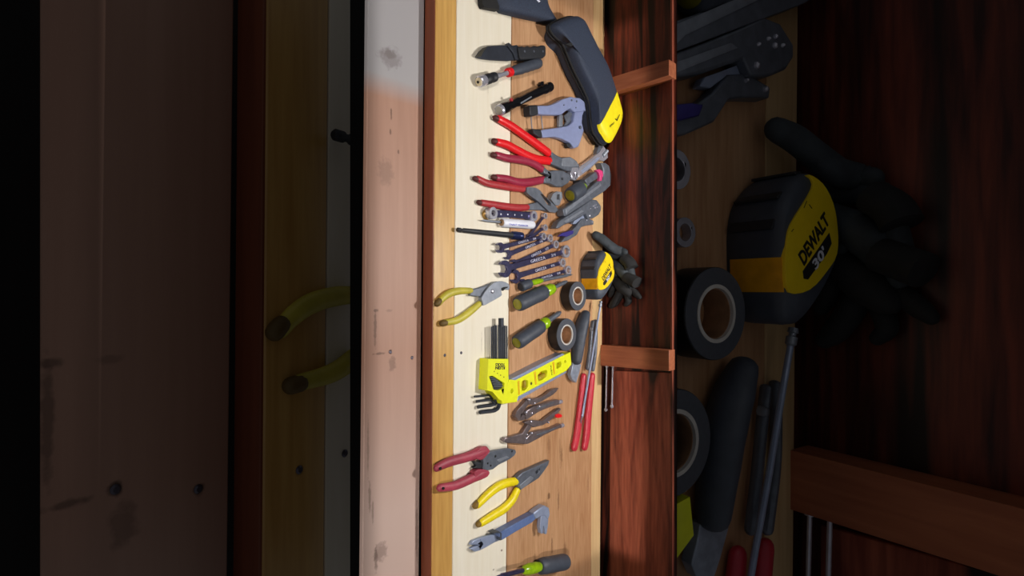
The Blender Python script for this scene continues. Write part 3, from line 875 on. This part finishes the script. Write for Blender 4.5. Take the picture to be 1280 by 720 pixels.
# --- slip joint pliers
def slip_joint(label):
    t = thing('slip_joint_pliers', label, 'pliers', P(590, 380))
    for pts in (cE((52, 292), (82, 255), (130, 222), (200, 203), (290, 200)), cE((92, 440), (180, 424), (240, 390), (300, 345), (368, 288))):
        h_ = handle(t, pts, [3.8, 4.6, 5.0, 4.8, 3.9], M_olive)
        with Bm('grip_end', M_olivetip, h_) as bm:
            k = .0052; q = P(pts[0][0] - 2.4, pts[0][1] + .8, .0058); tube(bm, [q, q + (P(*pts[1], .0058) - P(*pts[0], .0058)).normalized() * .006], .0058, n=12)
    with Bm('lower_arm', M_dsteel, t, .0015) as bm:
        prism(bm, cE((288, 238), (296, 192), (350, 180), (400, 163), (470, 133), (470, 170), (400, 230), (362, 246)), .001, .009)
    with Bm('upper_arm', M_steel, t, .002) as bm:
        prism(bm, closed_smooth(cE((372, 252), (418, 182), (470, 138), (525, 128), (572, 146), (582, 170), (575, 195), (540, 190), (520, 200), (525, 232), (500, 252), (432, 290), (388, 312), (380, 285)), 2), .005, .014)
    with Bm('slot', M_hole, t) as bm:
        prism(bm, cE((520, 180), (540, 172), (570, 170), (570, 176), (548, 186), (534, 202), (520, 200)), .0138, .0143)
    rivet(t, cE((462, 205))[0], .0042, .012, .0175)
    return t
SLIP = slip_joint('slip joint pliers with worn mustard grips lying across the pine rail')

# --- screwdrivers and nut driver
screwdriver('screwdriver', 'grey-handled screwdriver with lime collar just below the wrenches', cE((640, 303))[0], cE((848, 208))[0], cE((912, 178))[0], cE((1015, 128))[0], 9.6, 7.4, 2.6, 'screwdrivers')
screwdriver('screwdriver', 'grey-handled screwdriver with lime collar pointing at the lower tape roll', cE((633, 592))[0], cE((822, 462))[0], cE((868, 428))[0], cE((968, 358))[0], 9.2, 7.4, 3.4, 'screwdrivers')
screwdriver('nut_driver', 'slim dark nut driver lying behind the upper lime-collared screwdriver', cE((665, 172))[0], cE((735, 145))[0], cE((830, 122))[0], cE((1052, 78))[0], 6.2, 3.6, 2.2, 'screwdrivers', cap_m=M_black)
screwdriver('screwdriver', 'charcoal screwdriver at the bottom of the picture with its handle toward the wall', cI((825, 612))[0], cI((625, 650))[0], cI((500, 678))[0], cI((300, 728))[0], 9.8, 6.4, 2.6, 'screwdrivers', cap_m=M_grip, shaft_m=M_wrench)

# --- tape rolls
def tape_roll(face, rv, label, group='tape rolls'):
    R = rv * pxs(*face, .024); H = .024
    c = P(*face, H)
    t = thing('tape_roll', label, 'tape', Vector((c.x, c.y, BENCH_Z)), group)
    with Bm('tape', M_tapeside, t, .0008) as bm:
        disc(bm, c, R, BENCH_Z, BENCH_Z + H - .0006, 48, R * .62)
    with Bm('tape_face', M_tape, t) as bm:
        disc(bm, c, R * .985, BENCH_Z + H - .001, BENCH_Z + H, 48, R * .62)
    with Bm('core', M_core, t) as bm:
        disc(bm, c, R * .61, BENCH_Z, BENCH_Z + H - .002, 40, R * .53)
    with Bm('core_ring', M_ring, t) as bm:
        disc(bm, c, R * .63, BENCH_Z + H - .002, BENCH_Z + H + .0006, 40, R * .55)
    return t
TAPE1 = tape_roll((722.4, 370), 18.2, 'dark vinyl tape roll beside the yellow tape measure')
TAPE2 = tape_roll((708.5, 418.5), 20.4, 'dark vinyl tape roll above the yellow level')

# --- hex key set
t = thing('hex_key_set', 'folding hex key set with black keys in a neon yellow holder', 'hex keys', P(622, 460))
HK = .022
with Bm('holder', M_neon, t, .0015) as bm:
    prism(bm, cF((182, 352), (333, 352), (335, 505), (310, 590), (288, 668), (262, 655), (215, 600), (172, 588)), .0, HK, holes=[cF((188, 482), (215, 478), (305, 535), (300, 572), (258, 588), (222, 582))])
with Bm('small_key_block', M_black, t, .001) as bm:
    prism(bm, cF((186, 482), (215, 478), (307, 536), (301, 574), (258, 590), (222, 584)), .002, HK - .006)
for i in range(5):
    with Bm('small_key', M_dsteel, t) as bm:
        a, b = cF((192 + i * 8 , 488 + i * 17), (236 + i * 16, 500 + i * 14)); tube(bm, [P(*a, HK - .004), P(*b, HK - .004)], .0013, n=6, cap='flat')
xs_ = [206, 222, 238, 262, 276, 292, 306, 320]
for i, x in enumerate(xs_):
    with Bm('long_key', M_knife, t) as bm:
        y = (110, 104, 100, 96, 60, 98, 102, 104)[i]
        r = (.0016, .0018, .0021, .0023, .0023, .002, .0018, .0015)[i]
        tube(bm, [P(*cF((x + 1, 355))[0], .012), P(*cF((x, y))[0], .012)], r, n=6, cap='flat')
with Bm('long_key', M_knife, t) as bm:
    tube(bm, [P(*cF((278, 110))[0], .014), P(*cF((278, 46))[0], .014)], .0052, n=8, cap='flat')
with Bm('shaded_holder_side', M_amber, t, .001) as bm:  # amber strip stands for the yellow holder's side in shade
    prism(bm, cF((165, 400), (182, 380), (182, 540), (150, 570)), .0, .012)
for i, pts in enumerate((((78, 155), (150, 148), (190, 143), (212, 168), (226, 120)), ((92, 192), (160, 182), (205, 180), (232, 205), (245, 130)), ((104, 232), (170, 222), (222, 215), (244, 190), (250, 140)), ((120, 272), (180, 264), (236, 256), (262, 222), (262, 150)))):
    with Bm('bent_key', M_knife, t) as bm:
        q = open_smooth([P(*p, .006 + .0 * i) for p in cG(*pts)], 4); tube(bm, q, .0021 + .0006 * i, n=6, cap='flat')
text('KLEIN', cF((307, 408))[0], cF((236, 408))[0], HK + .0001, t, M_ink, size=.0056, bold=.03)
text('TOOLS', cF((307, 384))[0], cF((236, 384))[0], HK + .0001, t, M_ink, size=.0056, bold=.03)
for i in range(4):
    with Bm('scale_mark', M_ink, t) as bm:
        x, y = 225 + i * 24, 442 + i * 14; prism(bm, cF((x, y), (x + 5, y), (x + 5, y + 8), (x, y + 8)), HK, HK + .0003)

# --- torpedo level
LH = .021
def level(label):
    t = thing('torpedo_level', label, 'level', P(670, 470), None)
    body = cN((400, 405), (950, 122), (1018, 92), (1030, 228), (975, 300), (430, 590), (420, 652), (250, 676), (235, 620), (300, 470), (330, 400))
    wins = [cN((475, 420), (500, 405), (535, 408), (542, 430), (540, 490), (505, 525), (475, 525), (468, 490)),
            cN((655, 345), (690, 310), (750, 292), (758, 320), (752, 365), (700, 405), (660, 420), (652, 390)),
            cN((862, 220), (880, 205), (910, 196), (918, 225), (910, 255), (880, 275), (862, 278)),]
    holes = [cN((346, 530), (352, 508), (366, 502), (378, 515), (376, 540), (362, 556), (350, 552)), cN((948, 200), (955, 182), (966, 180), (970, 195), (966, 215), (955, 222))]
    with Bm('body', M_neon, t, .001) as bm:
        prism(bm, body, .001, LH, holes=wins + holes)
    for poly in (cN((345, 400), (700, 215), (930, 105), (958, 118), (400, 408)), cN((430, 592), (975, 302), (972, 325), (440, 632), (418, 640))):
        with Bm('metal_rail', M_paleblue, t, .0008) as bm:
            prism(bm, poly, .0, LH + .0006)
    for a, b, r in (((505, 418), (505, 515), 3.0), ((662, 380), (752, 330), 3.4), ((888, 210), (890, 268), 2.4)):
        with Bm('vial', M_vial, t) as bm:
            p, q = cN(a, b); tube(bm, [P(*p, .012), P(*q, .012)], r * .0014, n=14)
    for w in wins:
        with Bm('vial_backing', M_amber, t) as bm:
            prism(bm, w, .002, .006)
    for x0, y0, x1, y1 in ((428, 420, 440, 575), (612, 318, 630, 460), (820, 205, 836, 345)):
        with Bm('vial_bezel', mat('orange_yellow_rib', (226, 180, 30), .4), t, .0005) as bm:
            prism(bm, cN((x0, y0), (x0 + 16, y0 - 8), (x1 + 10, y1 - 8), (x1 - 2, y1)), LH - .002, LH + .0014)
    text('KLEIN', cN((782, 350))[0], cN((782, 240))[0], LH + .0001, t, M_ink, size=.005) if False else text('KLEIN', cN((790, 245))[0], cN((802, 350))[0], LH + .0001, t, M_ink, size=.004)
    with Bm('badge', M_ink, t) as bm:
        prism(bm, cN((568, 440), (578, 424), (588, 440), (584, 460), (570, 462)), LH, LH + .0004)
    return t
LEVEL = level('yellow torpedo level with three vials meeting the hex key holder')

# --- small locking pliers
def small_lock(label, upper, lower, jaw, rv, knob, groove, tip=None, jaw_holes=()):
    c = cG(*lower)[len(lower) // 2]
    t = thing('locking_pliers', label, 'locking pliers', P(*c), 'locking pliers')
    Mx = mat('brownish_nickel', (132, 120, 122), .3, .6, vary=.2)
    with Bm('lever_handle', Mx, t, .0012) as bm: prism(bm, cG(*upper), .004, .013)
    with Bm('fixed_handle', Mx, t, .0015) as bm: prism(bm, cG(*lower), .001, .012)
    with Bm('jaw', Mx, t, .0015) as bm: prism(bm, cG(*jaw), .001, .011, holes=[cG(*h) for h in jaw_holes])
    for x, y, r in rv: rivet(t, cG((x, y))[0], r, .009, .0148)
    a, b = knob
    with Bm('adjusting_screw', M_chrome, t) as bm:
        lathe_px(bm, cG(a)[0], cG(b)[0], .0075, [(0, .0026), (.45, .0026), (.5, .0046), (.95, .0046), (1, .0036)], 14)
    with Bm('handle_groove', M_dsteel, t, .0004) as bm:
        q = groove; prism(bm, cG(*q), .0117, .0126)
    if tip:
        with Bm('red_tip', M_red, t, .0012) as bm: prism(bm, closed_smooth(cG(*tip), 3), .008, .0155)
    return t
small_lock('small locking pliers with a curved round jaw, right under the level',
           ((478, 172), (500, 166), (520, 172), (580, 160), (620, 138), (650, 110), (680, 96), (714, 90), (690, 122), (660, 148), (620, 168), (585, 192), (520, 218), (485, 214)),
           ((466, 262), (520, 230), (570, 215), (640, 190), (700, 176), (716, 180), (722, 214), (640, 236), (560, 270), (500, 310), (468, 332)),
           ((384, 300), (398, 262), (440, 215), (470, 180), (492, 205), (455, 250), (440, 288), (462, 300), (452, 332), (410, 335)),
           ((497, 180, .003), (535, 205, .0022), (475, 275, .0026), (515, 280, .002), (570, 230, .002)), ((690, 203), (732, 192)), ((545, 243), (610, 218), (680, 194), (682, 200), (612, 228), (550, 252)), jaw_holes=[((425, 288), (440, 275), (446, 290), (432, 300))])
small_lock('small long-nose locking pliers with a red lever tip',
           ((452, 350), (500, 330), (590, 338), (640, 298), (690, 262), (722, 240), (730, 252), (700, 285), (655, 330), (590, 372), (520, 385), (500, 370)),
           ((462, 470), (500, 430), (560, 410), (640, 398), (700, 372), (730, 358), (738, 384), (700, 398), (610, 440), (540, 480), (480, 512), (458, 508)),
           ((305, 462), (340, 460), (440, 428), (500, 330), (520, 350), (500, 400), (470, 440), (485, 470), (460, 512), (320, 502), (303, 490)),
           ((510, 345, .0024), (515, 430, .0026), (475, 470, .0022), (640, 350, .0018), (480, 440, .0018)), ((705, 384), (744, 368)), ((545, 440), (620, 412), (690, 386), (692, 392), (622, 422), (550, 450)), tip=((690, 290), (715, 284), (738, 295), (730, 310), (705, 315), (692, 308)))

# --- dark handled scraper
def scraper(label):
    t = thing('putty_knife', label, 'scraper', P(725, 430))
    hp = cO((228, 165), (205, 230), (180, 330), (165, 430), (150, 575))
    with Bm('handle', M_grip, t) as bm:
        k = pxs(725, 420)
        w = open_smooth([P(*p, .017) for p in hp], 4)
        tube(bm, w, resample([5.2 * k, 6.8 * k, 7.2 * k, 7.0 * k, 6.0 * k], len(w)), resample([.012, .0155, .0165, .016, .013], len(w)), n=18)
    with Bm('blade', mat('pale_worn_steel', (150, 160, 178), .4, .4, vary=.25), t, .001) as bm:
        prism(bm, cF((818, 380), (862, 368), (880, 400), (862, 470), (842, 532), (812, 505), (800, 470), (812, 420)), .004, .014)
    return t
SCRAPER = scraper('dark grey handled putty knife with pale steel end beside the level')

# --- long reach pliers and pickup rod
def long_reach(label):
    t = thing('long_reach_pliers', label, 'pliers', P(735, 480))
    for pts, top in ((cG((898, 5), (885, 130), (868, 280), (848, 430), (828, 535)), cO((250, 650), (268, 480), (282, 330), (292, 230))), (cG((962, 0), (948, 130), (930, 300), (920, 430), (905, 530)), cO((296, 660), (318, 480), (322, 330), (318, 220)))):
        with Bm('jaw_arm', M_dsteel, t) as bm:
            k = pxs(738, 420); w = open_smooth([P(*p, .008) for p in top], 4); tube(bm, w, resample([2.8 * k, 2.0 * k, 2.2 * k, 1.4 * k], len(w)), .005, n=10)
        handle(t, pts, [4.4, 5.0, 5.2, 5.4, 5.0], mat('rose_red_grip', (190, 44, 62), .4, vary=.08), flat=.75)
    rivet(t, cO((300, 300))[0], .004, .008, .016, M_steel)
    return t
REACH = long_reach('long-reach pliers with rose red grips hanging below the tape measure')
def rod(label):
    t = thing('pickup_rod', label, 'rod', P(742, 440))
    pts = [P(*cO((362, 85))[0], .026), P(*cO((335, 250))[0], .024), P(*cO((300, 480))[0], .021), P(*cO((262, 700))[0], .019), P(*cG((888, 300))[0], .017)]
    with Bm('rod', M_paleblue, t) as bm: tube(bm, pts, .0026, n=10)
    with Bm('rod_tip', M_steel, t) as bm:
        p = pts[0]; d = (pts[0] - pts[1]).normalized()
        lathe(bm, p - d * .004, p + d * .010, [(0, .0026), (.1, .0042), (.5, .0042), (.55, .0028), (.7, .0028), (.75, .004), (1, .0036)], 14)
    with Bm('rod_hook', M_steel, t) as bm:
        q = pts[-1]; tube(bm, [q, q + Vector((.010, -.004, -.001)), q + Vector((.018, 0, -.004)), q + Vector((.024, .005, -.006))], .0016, n=8)
    return t
ROD = rod('thin pale steel rod lying over the rose red pliers')

# --- tape measure
def tape_measure(label):
    t = thing('tape_measure', label, 'tape measure', P(742, 345))
    HT = .046
    outline = closed_smooth(cL((338, 425), (338, 330), (352, 262), (392, 206), (428, 222), (455, 268), (468, 330), (468, 400), (445, 462), (412, 520), (378, 562), (350, 555), (340, 500)), 3)
    po = [P(u, v, HT) for u, v in outline]
    with Bm('case', M_grip, t, angle=50) as bm:
        puff(bm, po, [(0, .96), (.004, 1.0), (.012, 1.02), (.036, 1.02), (.043, 1.0), (.0462, .93)])
    c = sum(po, Vector()) / len(po)
    # ridges of the rubber armour round the upper half
    for i, (u, v) in enumerate(outline):
        q = P(u, v, HT)
        if 0 <= i < 12 and i % 3 == 0 and v < 340:
            with Bm('armour_ridge', M_black, t, .0006) as bm:
                dr = Vector((q.x - c.x, q.y - c.y, 0)); dn = dr.normalized(); tn = Vector((-dn.y, dn.x, 0))
                b0 = c + dr * 1.02; b0.z = BENCH_Z + .040
                prism3(bm, [b0 + tn * .004 - dn * .001, b0 + tn * .004 + dn * .0012, b0 - tn * .004 + dn * .0012, b0 - tn * .004 - dn * .001], Vector((0, 0, -.036)))
    with Bm('yellow_band', mat('orange_yellow_plastic', (226, 160, 16), .4), t, angle=50) as bm:
        puff(bm, po, [(.004, 1.012), (.012, 1.034), (.036, 1.034), (.0455, 1.006)])
        a0, a1 = P(*cL((338, 408))[0], HT).x, P(*cL((338, 490))[0], HT).x
        for x, n in ((a0, 1), (a1, -1)):
            bmesh.ops.bisect_plane(bm, geom=bm.verts[:] + bm.edges[:] + bm.faces[:], plane_co=(x, 0, 0), plane_no=(n, 0, 0), clear_inner=True)
        yc = P(*cL((400, 400))[0], HT).y
        bmesh.ops.bisect_plane(bm, geom=bm.verts[:] + bm.edges[:] + bm.faces[:], plane_co=(0, yc, 0), plane_no=(0, -1, 0), clear_inner=True)
    label_poly = closed_smooth(cL((348, 372), (358, 330), (395, 265), (408, 232), (398, 210), (430, 228), (455, 272), (466, 330), (465, 396), (440, 440), (400, 484), (352, 490), (344, 430)), 3)
    with Bm('yellow_face', M_dewalt, t, .0012) as bm:
        prism(bm, label_poly, .042, .0478)
    text('DEWALT', cL((386, 428))[0], cL((446, 322))[0], .0479, t, M_ink, size=.011, bold=.025)
    with Bm('badge', M_ink, t, .0008) as bm:
        prism(bm, cL((384, 440), (446, 346), (452, 372), (440, 398), (396, 460), (386, 458)), .0476, .0482)
    text("30'", cL((413, 438))[0], cL((438, 398))[0], .0482, t, M_white, size=.008, bold=.02)
    for a in ((362, 342, 358, 348), (398, 282, 404, 290), (392, 274, 386, 290)):
        with Bm('scratch', M_ink, t) as bm: 
            p, q = cL((a[0], a[1]), (a[2], a[3])); tube(bm, [P(*p, .0479), P(*q, .0479)], .0003, n=6)
    return t
TAPEM = tape_measure('yellow and black tape measure in front of the black gloves')

# --- gloves
def PG(u, v, h, r):
    p = P(u, v, h)
    lim = Y_WALL + 0.010 - r
    return PY(u, v, lim) if p.y > lim else p

def glove(label, palm, fingers, cuff, z, m1, m2, nm='work_glove'):
    t0 = cL(palm[len(palm) // 2])[0]
    base = P(*t0)
    o = thing(nm, label, 'glove', base, 'pair of work gloves')
    k = pxs(*t0)
    b = Bm('glove_shell', m1, o, angle=80)
    with b as bm:
        w = open_smooth([PG(*p, z[0], .018) for p in cL(*palm)], 4)
        tube(bm, w, resample([.013, .018, .019, .016], len(w)), resample([.010, .014, .015, .012], len(w)), n=16)
        for pts, hs, r in fingers:
            w = open_smooth([PG(*p, h, max(r)) for p, h in zip(cL(*pts), hs)], 4)
            tube(bm, w, resample(r, len(w)), resample([x * .85 for x in r], len(w)), n=12)
    with Bm('cuff', m2, o, angle=80) as bm:
        w = open_smooth([PG(*p, z[1], .022) for p in cL(*cuff)], 4)
        tube(bm, w, .021, .013, n=16, cap='flat')
    return o
def gloves(tagline):
    g1 = glove('grey work glove ' + tagline[0], ((470, 300), (505, 330), (540, 365), (560, 400)),
          [(((330, 85), (375, 112), (430, 160), (490, 200)), (.018, .026, .034, .036), (.010, .0115, .012, .0115)),
           (((425, 160), (470, 190), (520, 205), (545, 212)), (.036, .040, .042, .04), (.008, .0115, .011, .009)),
           (((440, 232), (480, 240), (520, 240), (560, 250)), (.020, .024, .028, .03), (.007, .009, .0095, .01)),
           (((585, 300), (590, 350), (598, 410), (596, 455)), (.045, .052, .050, .042), (.009, .0115, .0125, .010)),
           (((540, 310), (530, 330), (490, 370), (478, 385)), (.04, .045, .044, .04), (.006, .0065, .006, .005))],
          ((545, 260), (580, 290), (600, 330)), (.022, .024), M_glove, M_gloveb)
    g2 = glove('black work glove ' + tagline[1], ((480, 420), (510, 450), (540, 480), (560, 500)),
          [(((520, 490), (500, 540), (470, 590), (450, 610)), (.024, .022, .018, .014), (.011, .012, .0115, .009)),
           (((480, 440), (462, 470), (450, 505), (440, 530)), (.03, .028, .022, .016), (.008, .0095, .009, .007)),
           (((580, 470), (610, 500), (640, 530), (655, 545)), (.03, .032, .026, .02), (.008, .0095, .009, .007)),
           (((550, 510), (570, 545), (575, 580), (560, 600)), (.02, .02, .016, .012), (.008, .0095, .009, .007))],
          ((560, 400), (600, 420), (640, 440)), (.018, .016), M_gloveb, M_gloveb)
    return g1, g2
GLOVES = gloves(('with fingers spread up the wall behind the tape measure', 'crumpled lower against the wall behind the tape measure'))

# --- crimpers
t = thing('wire_strippers', 'wire strippers with dusty worn red grips on the pine rail', 'pliers', P(595, 590))
for pts in (cH((98, 268), (150, 240), (220, 215), (320, 188), (400, 160), (450, 140)), cH((120, 418), (230, 402), (330, 360), (410, 322), (450, 305))):
    h_ = handle(t, pts, [4.8, 5.6, 6.0, 6.2, 7.0, 6.4], M_pink, flat=.8)
    with Bm('hang_hole', M_hole, h_) as bm:
        q = P(pts[0][0] + 4.5, pts[0][1] + 1, .0155); disc(bm, q, .0024, BENCH_Z + .013, BENCH_Z + .0157)
with Bm('grip_shoulder', M_pink, t, .003) as bm:
    prism(bm, closed_smooth(cH((380, 165), (430, 120), (465, 112), (498, 140), (470, 180), (440, 210), (400, 205)), 2), .002, .015)
with Bm('grip_shoulder', M_pink, t, .003) as bm:
    prism(bm, closed_smooth(cH((380, 300), (420, 280), (470, 285), (495, 300), (480, 335), (430, 358), (390, 350)), 2), .002, .015)
with Bm('head', M_dsteel, t, .0015) as bm:
    prism(bm, cH((440, 182), (500, 148), (560, 135), (640, 124), (685, 134), (694, 152), (680, 178), (640, 208), (560, 248), (520, 280), (470, 292), (444, 280), (450, 225)), .004, .014)
with Bm('blade_groove', M_steel, t, .0006) as bm:
    prism(bm, cH((548, 210), (620, 180), (640, 190), (560, 226)), .0136, .0148)
with Bm('spring', M_black, t, .001) as bm:
    prism(bm, cH((375, 225), (440, 228), (445, 265), (425, 275), (370, 272), (395, 255)), .002, .010)
for x, y, r in ((535, 182, .0024), (478, 235, .002), (500, 252, .002), (660, 145, .002)):
    with Bm('stripping_hole', M_hole, t) as bm: disc(bm, P(*cH((x, y))[0], .014), r, BENCH_Z + .013, BENCH_Z + .0143)

# --- yellow needle nose
t = thing('needle_nose_pliers', 'needle-nose pliers with clean bright yellow grips', 'pliers', P(640, 620))
for pts in (cH((405, 545), (470, 478), (540, 420), (610, 385), (690, 368)), cH((430, 682), (520, 625), (600, 575), (660, 510), (696, 440)) ):
    h_ = handle(t, pts, [4.6, 5.4, 5.8, 5.8, 5.2], M_yellow)
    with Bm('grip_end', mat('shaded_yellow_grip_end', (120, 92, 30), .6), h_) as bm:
        q = P(pts[0][0] - 3.4, pts[0][1] + 1.4, .006); tube(bm, [q, q + (P(*pts[1], .006) - P(*pts[0], .006)).normalized() * .006], .0060, n=12)
with Bm('head', M_dsteel, t, .0018) as bm:
    prism(bm, cH((698, 345), (740, 302), (800, 276), (870, 245), (945, 212), (932, 250), (900, 298), (862, 348), (780, 400), (725, 438), (706, 408), (716, 382)), .002, .014, holes=[cH((838, 300), (850, 284), (864, 288), (860, 304), (846, 316))])
with Bm('cutter_joint', M_steel, t, .001) as bm:
    prism(bm, cH((720, 400), (800, 330), (825, 345), (780, 398), (728, 432)), .0136, .0152)

# --- pry bar
t = thing('pry_bar', 'pale steel nail puller with a blue-grey sleeve and forked ends', 'pry bar', P(640, 665))
with Bm('claw', M_paleblue, t, .0015) as bm:
    prism(bm, cI((108, 488), (130, 456), (200, 430), (270, 410), (332, 396), (342, 448), (290, 470), (230, 505), (180, 530), (142, 540), (106, 515), (175, 488)), .001, .008)
with Bm('sleeve', M_blue, t, .003) as bm:
    prism(bm, cI((318, 398), (440, 330), (580, 254), (598, 292), (570, 320), (450, 388), (346, 452), (330, 430)), .0005, .017)
with Bm('sleeve_edge', M_grip, t, .001) as bm:
    prism(bm, cI((280, 402), (322, 384), (345, 398), (345, 452), (332, 455), (330, 402)), .0, .0175)
with Bm('neck', M_paleblue, t, .002) as bm:
    prism(bm, cI((582, 250), (630, 212), (665, 192), (698, 208), (705, 262), (692, 300), (668, 268), (640, 270), (600, 296)), .002, .018)
with Bm('forked_claw', M_paleblue, t, .0012) as bm:
    prism(bm, cI((638, 272), (668, 266), (694, 296), (690, 350), (680, 408), (666, 405), (662, 350), (655, 345), (650, 405), (638, 402), (630, 350)), .008, .017)

# --- bolts from the side of the lower stud
YB = wall_parts[3].data.vertices[0].co.y
def bolts(labels):
    out = []
    for u, lab, ve in ((758.5, labels[0], 511), (766, labels[1], 507)):
        y = Y_WALL + .012 - .018
        a, b = PY(u, 457, y), PY(u - 1.2, ve, y)
        t = thing('long_bolt', lab, 'bolt', a, 'long bolts in the stud')
        with Bm('shank', M_chrome, t) as bm: tube(bm, [a, b], .0022, n=12, cap='flat')
        with Bm('tip', M_chrome, t) as bm:
            d = (b - a).normalized(); lathe(bm, b - d * .002, b + d * .007, [(0, .003), (.3, .0044), (.7, .0038), (1, .001)], 14)
        with Bm('washer', M_chrome, t) as bm:
            d = (b - a).normalized(); lathe(bm, a, a + d * .003, [(0, .0046), (1, .0046)], 16)
        out.append(t)
    return out
BOLTS = bolts(('chrome bolt sticking out of the lower stud, nearer the bench', 'chrome bolt sticking out of the lower stud, further from the bench'))


# ------------------------------------------------------------------ the two dim bays either side, set out with the same things at a larger size
def tier(src, u_dst, dist, scale, sgn_extra=0.0):
    us = 640 + (u_dst - 640) * (133.0 / 421.0)
    turn = math.atan((u_dst - 640) / F_PX) - math.atan((us - 640) / F_PX) + sgn_extra
    dst = CAM + ray(u_dst, 360).normalized() * dist
    return Matrix.Translation(dst) @ Matrix.Rotation(turn, 4, 'X') @ Matrix.Scale(scale, 4) @ Matrix.Translation(-src)

def plane(u=None, v=None, keep=1):
    """A plane through the picture column u or row v: keep = +1 keeps the larger side."""
    n = ray(u, 360).cross(DWN) if u is not None else ray(640, v).cross(RGT)
    probe = ray(u + 50, 360) if u is not None else ray(640, v + 50)
    if probe.dot(n) < 0: n = -n
    return CAM, n * keep

def trim(me, mw, planes):
    bm = bmesh.new(); bm.from_mesh(me)
    inv = mw.inverted()
    for co, no in planes:
        c = inv @ co; n = (mw.to_3x3().transposed() @ no).normalized()
        bmesh.ops.bisect_plane(bm, geom=bm.verts[:] + bm.edges[:] + bm.faces[:], plane_co=c, plane_no=n, clear_inner=True)
        ed = [e for e in bm.edges if e.is_boundary]
        if ed: bmesh.ops.holes_fill(bm, edges=ed, sides=0)
    bm.to_mesh(me); k = len(bm.faces); bm.free()
    return k

def again(o, M, planes=None, label=None, group=None, parent=None, mw=None):
    """A larger copy of a thing and its parts, cut where its bay ends."""
    world = (M @ Matrix.Translation(o.location)) if parent is None else mw
    c = o.copy()
    if o.type == 'MESH' and planes:
        c.data = o.data.copy()
        if trim(c.data, world, planes) == 0 and not o.children:
            bpy.data.objects.remove(c); return None
    COL.objects.link(c)
    if parent is None:
        c.matrix_world = world
        if label: c['label'] = label
        if group: c['group'] = group
    else:
        c.parent = parent
    for ch in o.children:
        again(ch, M, planes, None, None, c, world @ Matrix.Translation(ch.location))
    if c.type == 'EMPTY' and not c.children:
        bpy.data.objects.remove(c); return None
    return c

# --- upper bay (picture right)
R_SRC = PY(773, 360, Y_WALL)
R_DIST, R_SCALE = 1.88, 3.55
bpy.context.view_layer.update()
MR = tier(R_SRC, 1061, R_DIST, R_SCALE, -0.08)
RCUT = [plane(u=842.6)]
RBOX = RCUT + [plane(v=-160), plane(v=880, keep=-1)]
for k, lab, in (('p', 'larger plywood board in the dim right bay under the big tape measure'), ('s', 'larger pale strip in the dim right bay behind the big tape measure')):
    again(B0[k], MR, RBOX, lab)
for o in wall_parts:
    again(o, MR, RBOX)
again(STUBBY, MR, RCUT, 'oversized screwdriver end at the top of the dim right bay edge')
again(bpy.data.objects['tubing_cutter'], MR, RCUT, 'oversized grey C-framed cutter at the top of the dim right bay')
again(LOCK, MR, RCUT, 'oversized locking pliers in the dim right bay above the big gloves')
again(WR['big'], MR, RCUT, 'oversized wrench ring end on the dim right bay edge, the largest of three')
again(WR['mid'], MR, RCUT, 'oversized wrench ring end on the dim right bay edge, the smallest of three')
again(WR['low'], MR, RCUT, 'oversized wrench ring end nearest the big tape roll')
again(TAPE1, MR, RCUT, 'oversized tape roll beside the big yellow tape measure')
again(TAPE2, MR, RCUT, 'oversized tape roll cut by the dim right bay edge, above the big level end')
again(LEVEL, MR, RCUT, 'oversized yellow level end on the dim right bay edge')
again(SCRAPER, MR, RCUT, 'oversized dark putty knife in the dim right bay')
again(REACH, MR, RCUT, 'oversized long-reach pliers in the dim right bay')
again(ROD, MR, None, 'oversized steel rod lying over the big long-reach pliers')
again(TAPEM, MR, None, 'big yellow and black tape measure in the dim right bay')
again(GLOVES[0], MR, None, 'big grey work glove behind the big tape measure in the dim right bay', 'pair of big work gloves')
again(GLOVES[1], MR, None, 'big crumpled black work glove low behind the big tape measure', 'pair of big work gloves')
again(BOLTS[0], MR, None, 'big chrome bolt under the big stud, nearer the board', 'big bolts in the dim stud')
again(BOLTS[1], MR, None, 'big chrome bolt under the big stud, further from the board', 'big bolts in the dim stud')

# --- lower bay (picture left)
L_SRC = P(507, 360, WB_H)
L_DIST, L_SCALE = 1.30, 3.39
ML = tier(L_SRC, 219, L_DIST, L_SCALE, 0.14)
LCUT = [plane(u=437.6, keep=-1)]
LBOX = LCUT + [plane(v=-160), plane(v=880, keep=-1)]
for k, lab in (('w', 'larger white board with a long stain in the dim left bay'), ('r', 'larger pine rail in the dim left bay under the big plier grips'), ('f', 'larger red-brown shaded rail front in the dim left bay'), ('c', 'larger cream board at the edge of the dim left bay')):
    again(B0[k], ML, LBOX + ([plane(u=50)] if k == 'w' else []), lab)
again(SLIP, ML, LCUT, 'big mustard plier grips reaching over the dim left bay rail')
again(EXT, ML, LCUT, 'big tip of an extension bar at the dim left bay edge')
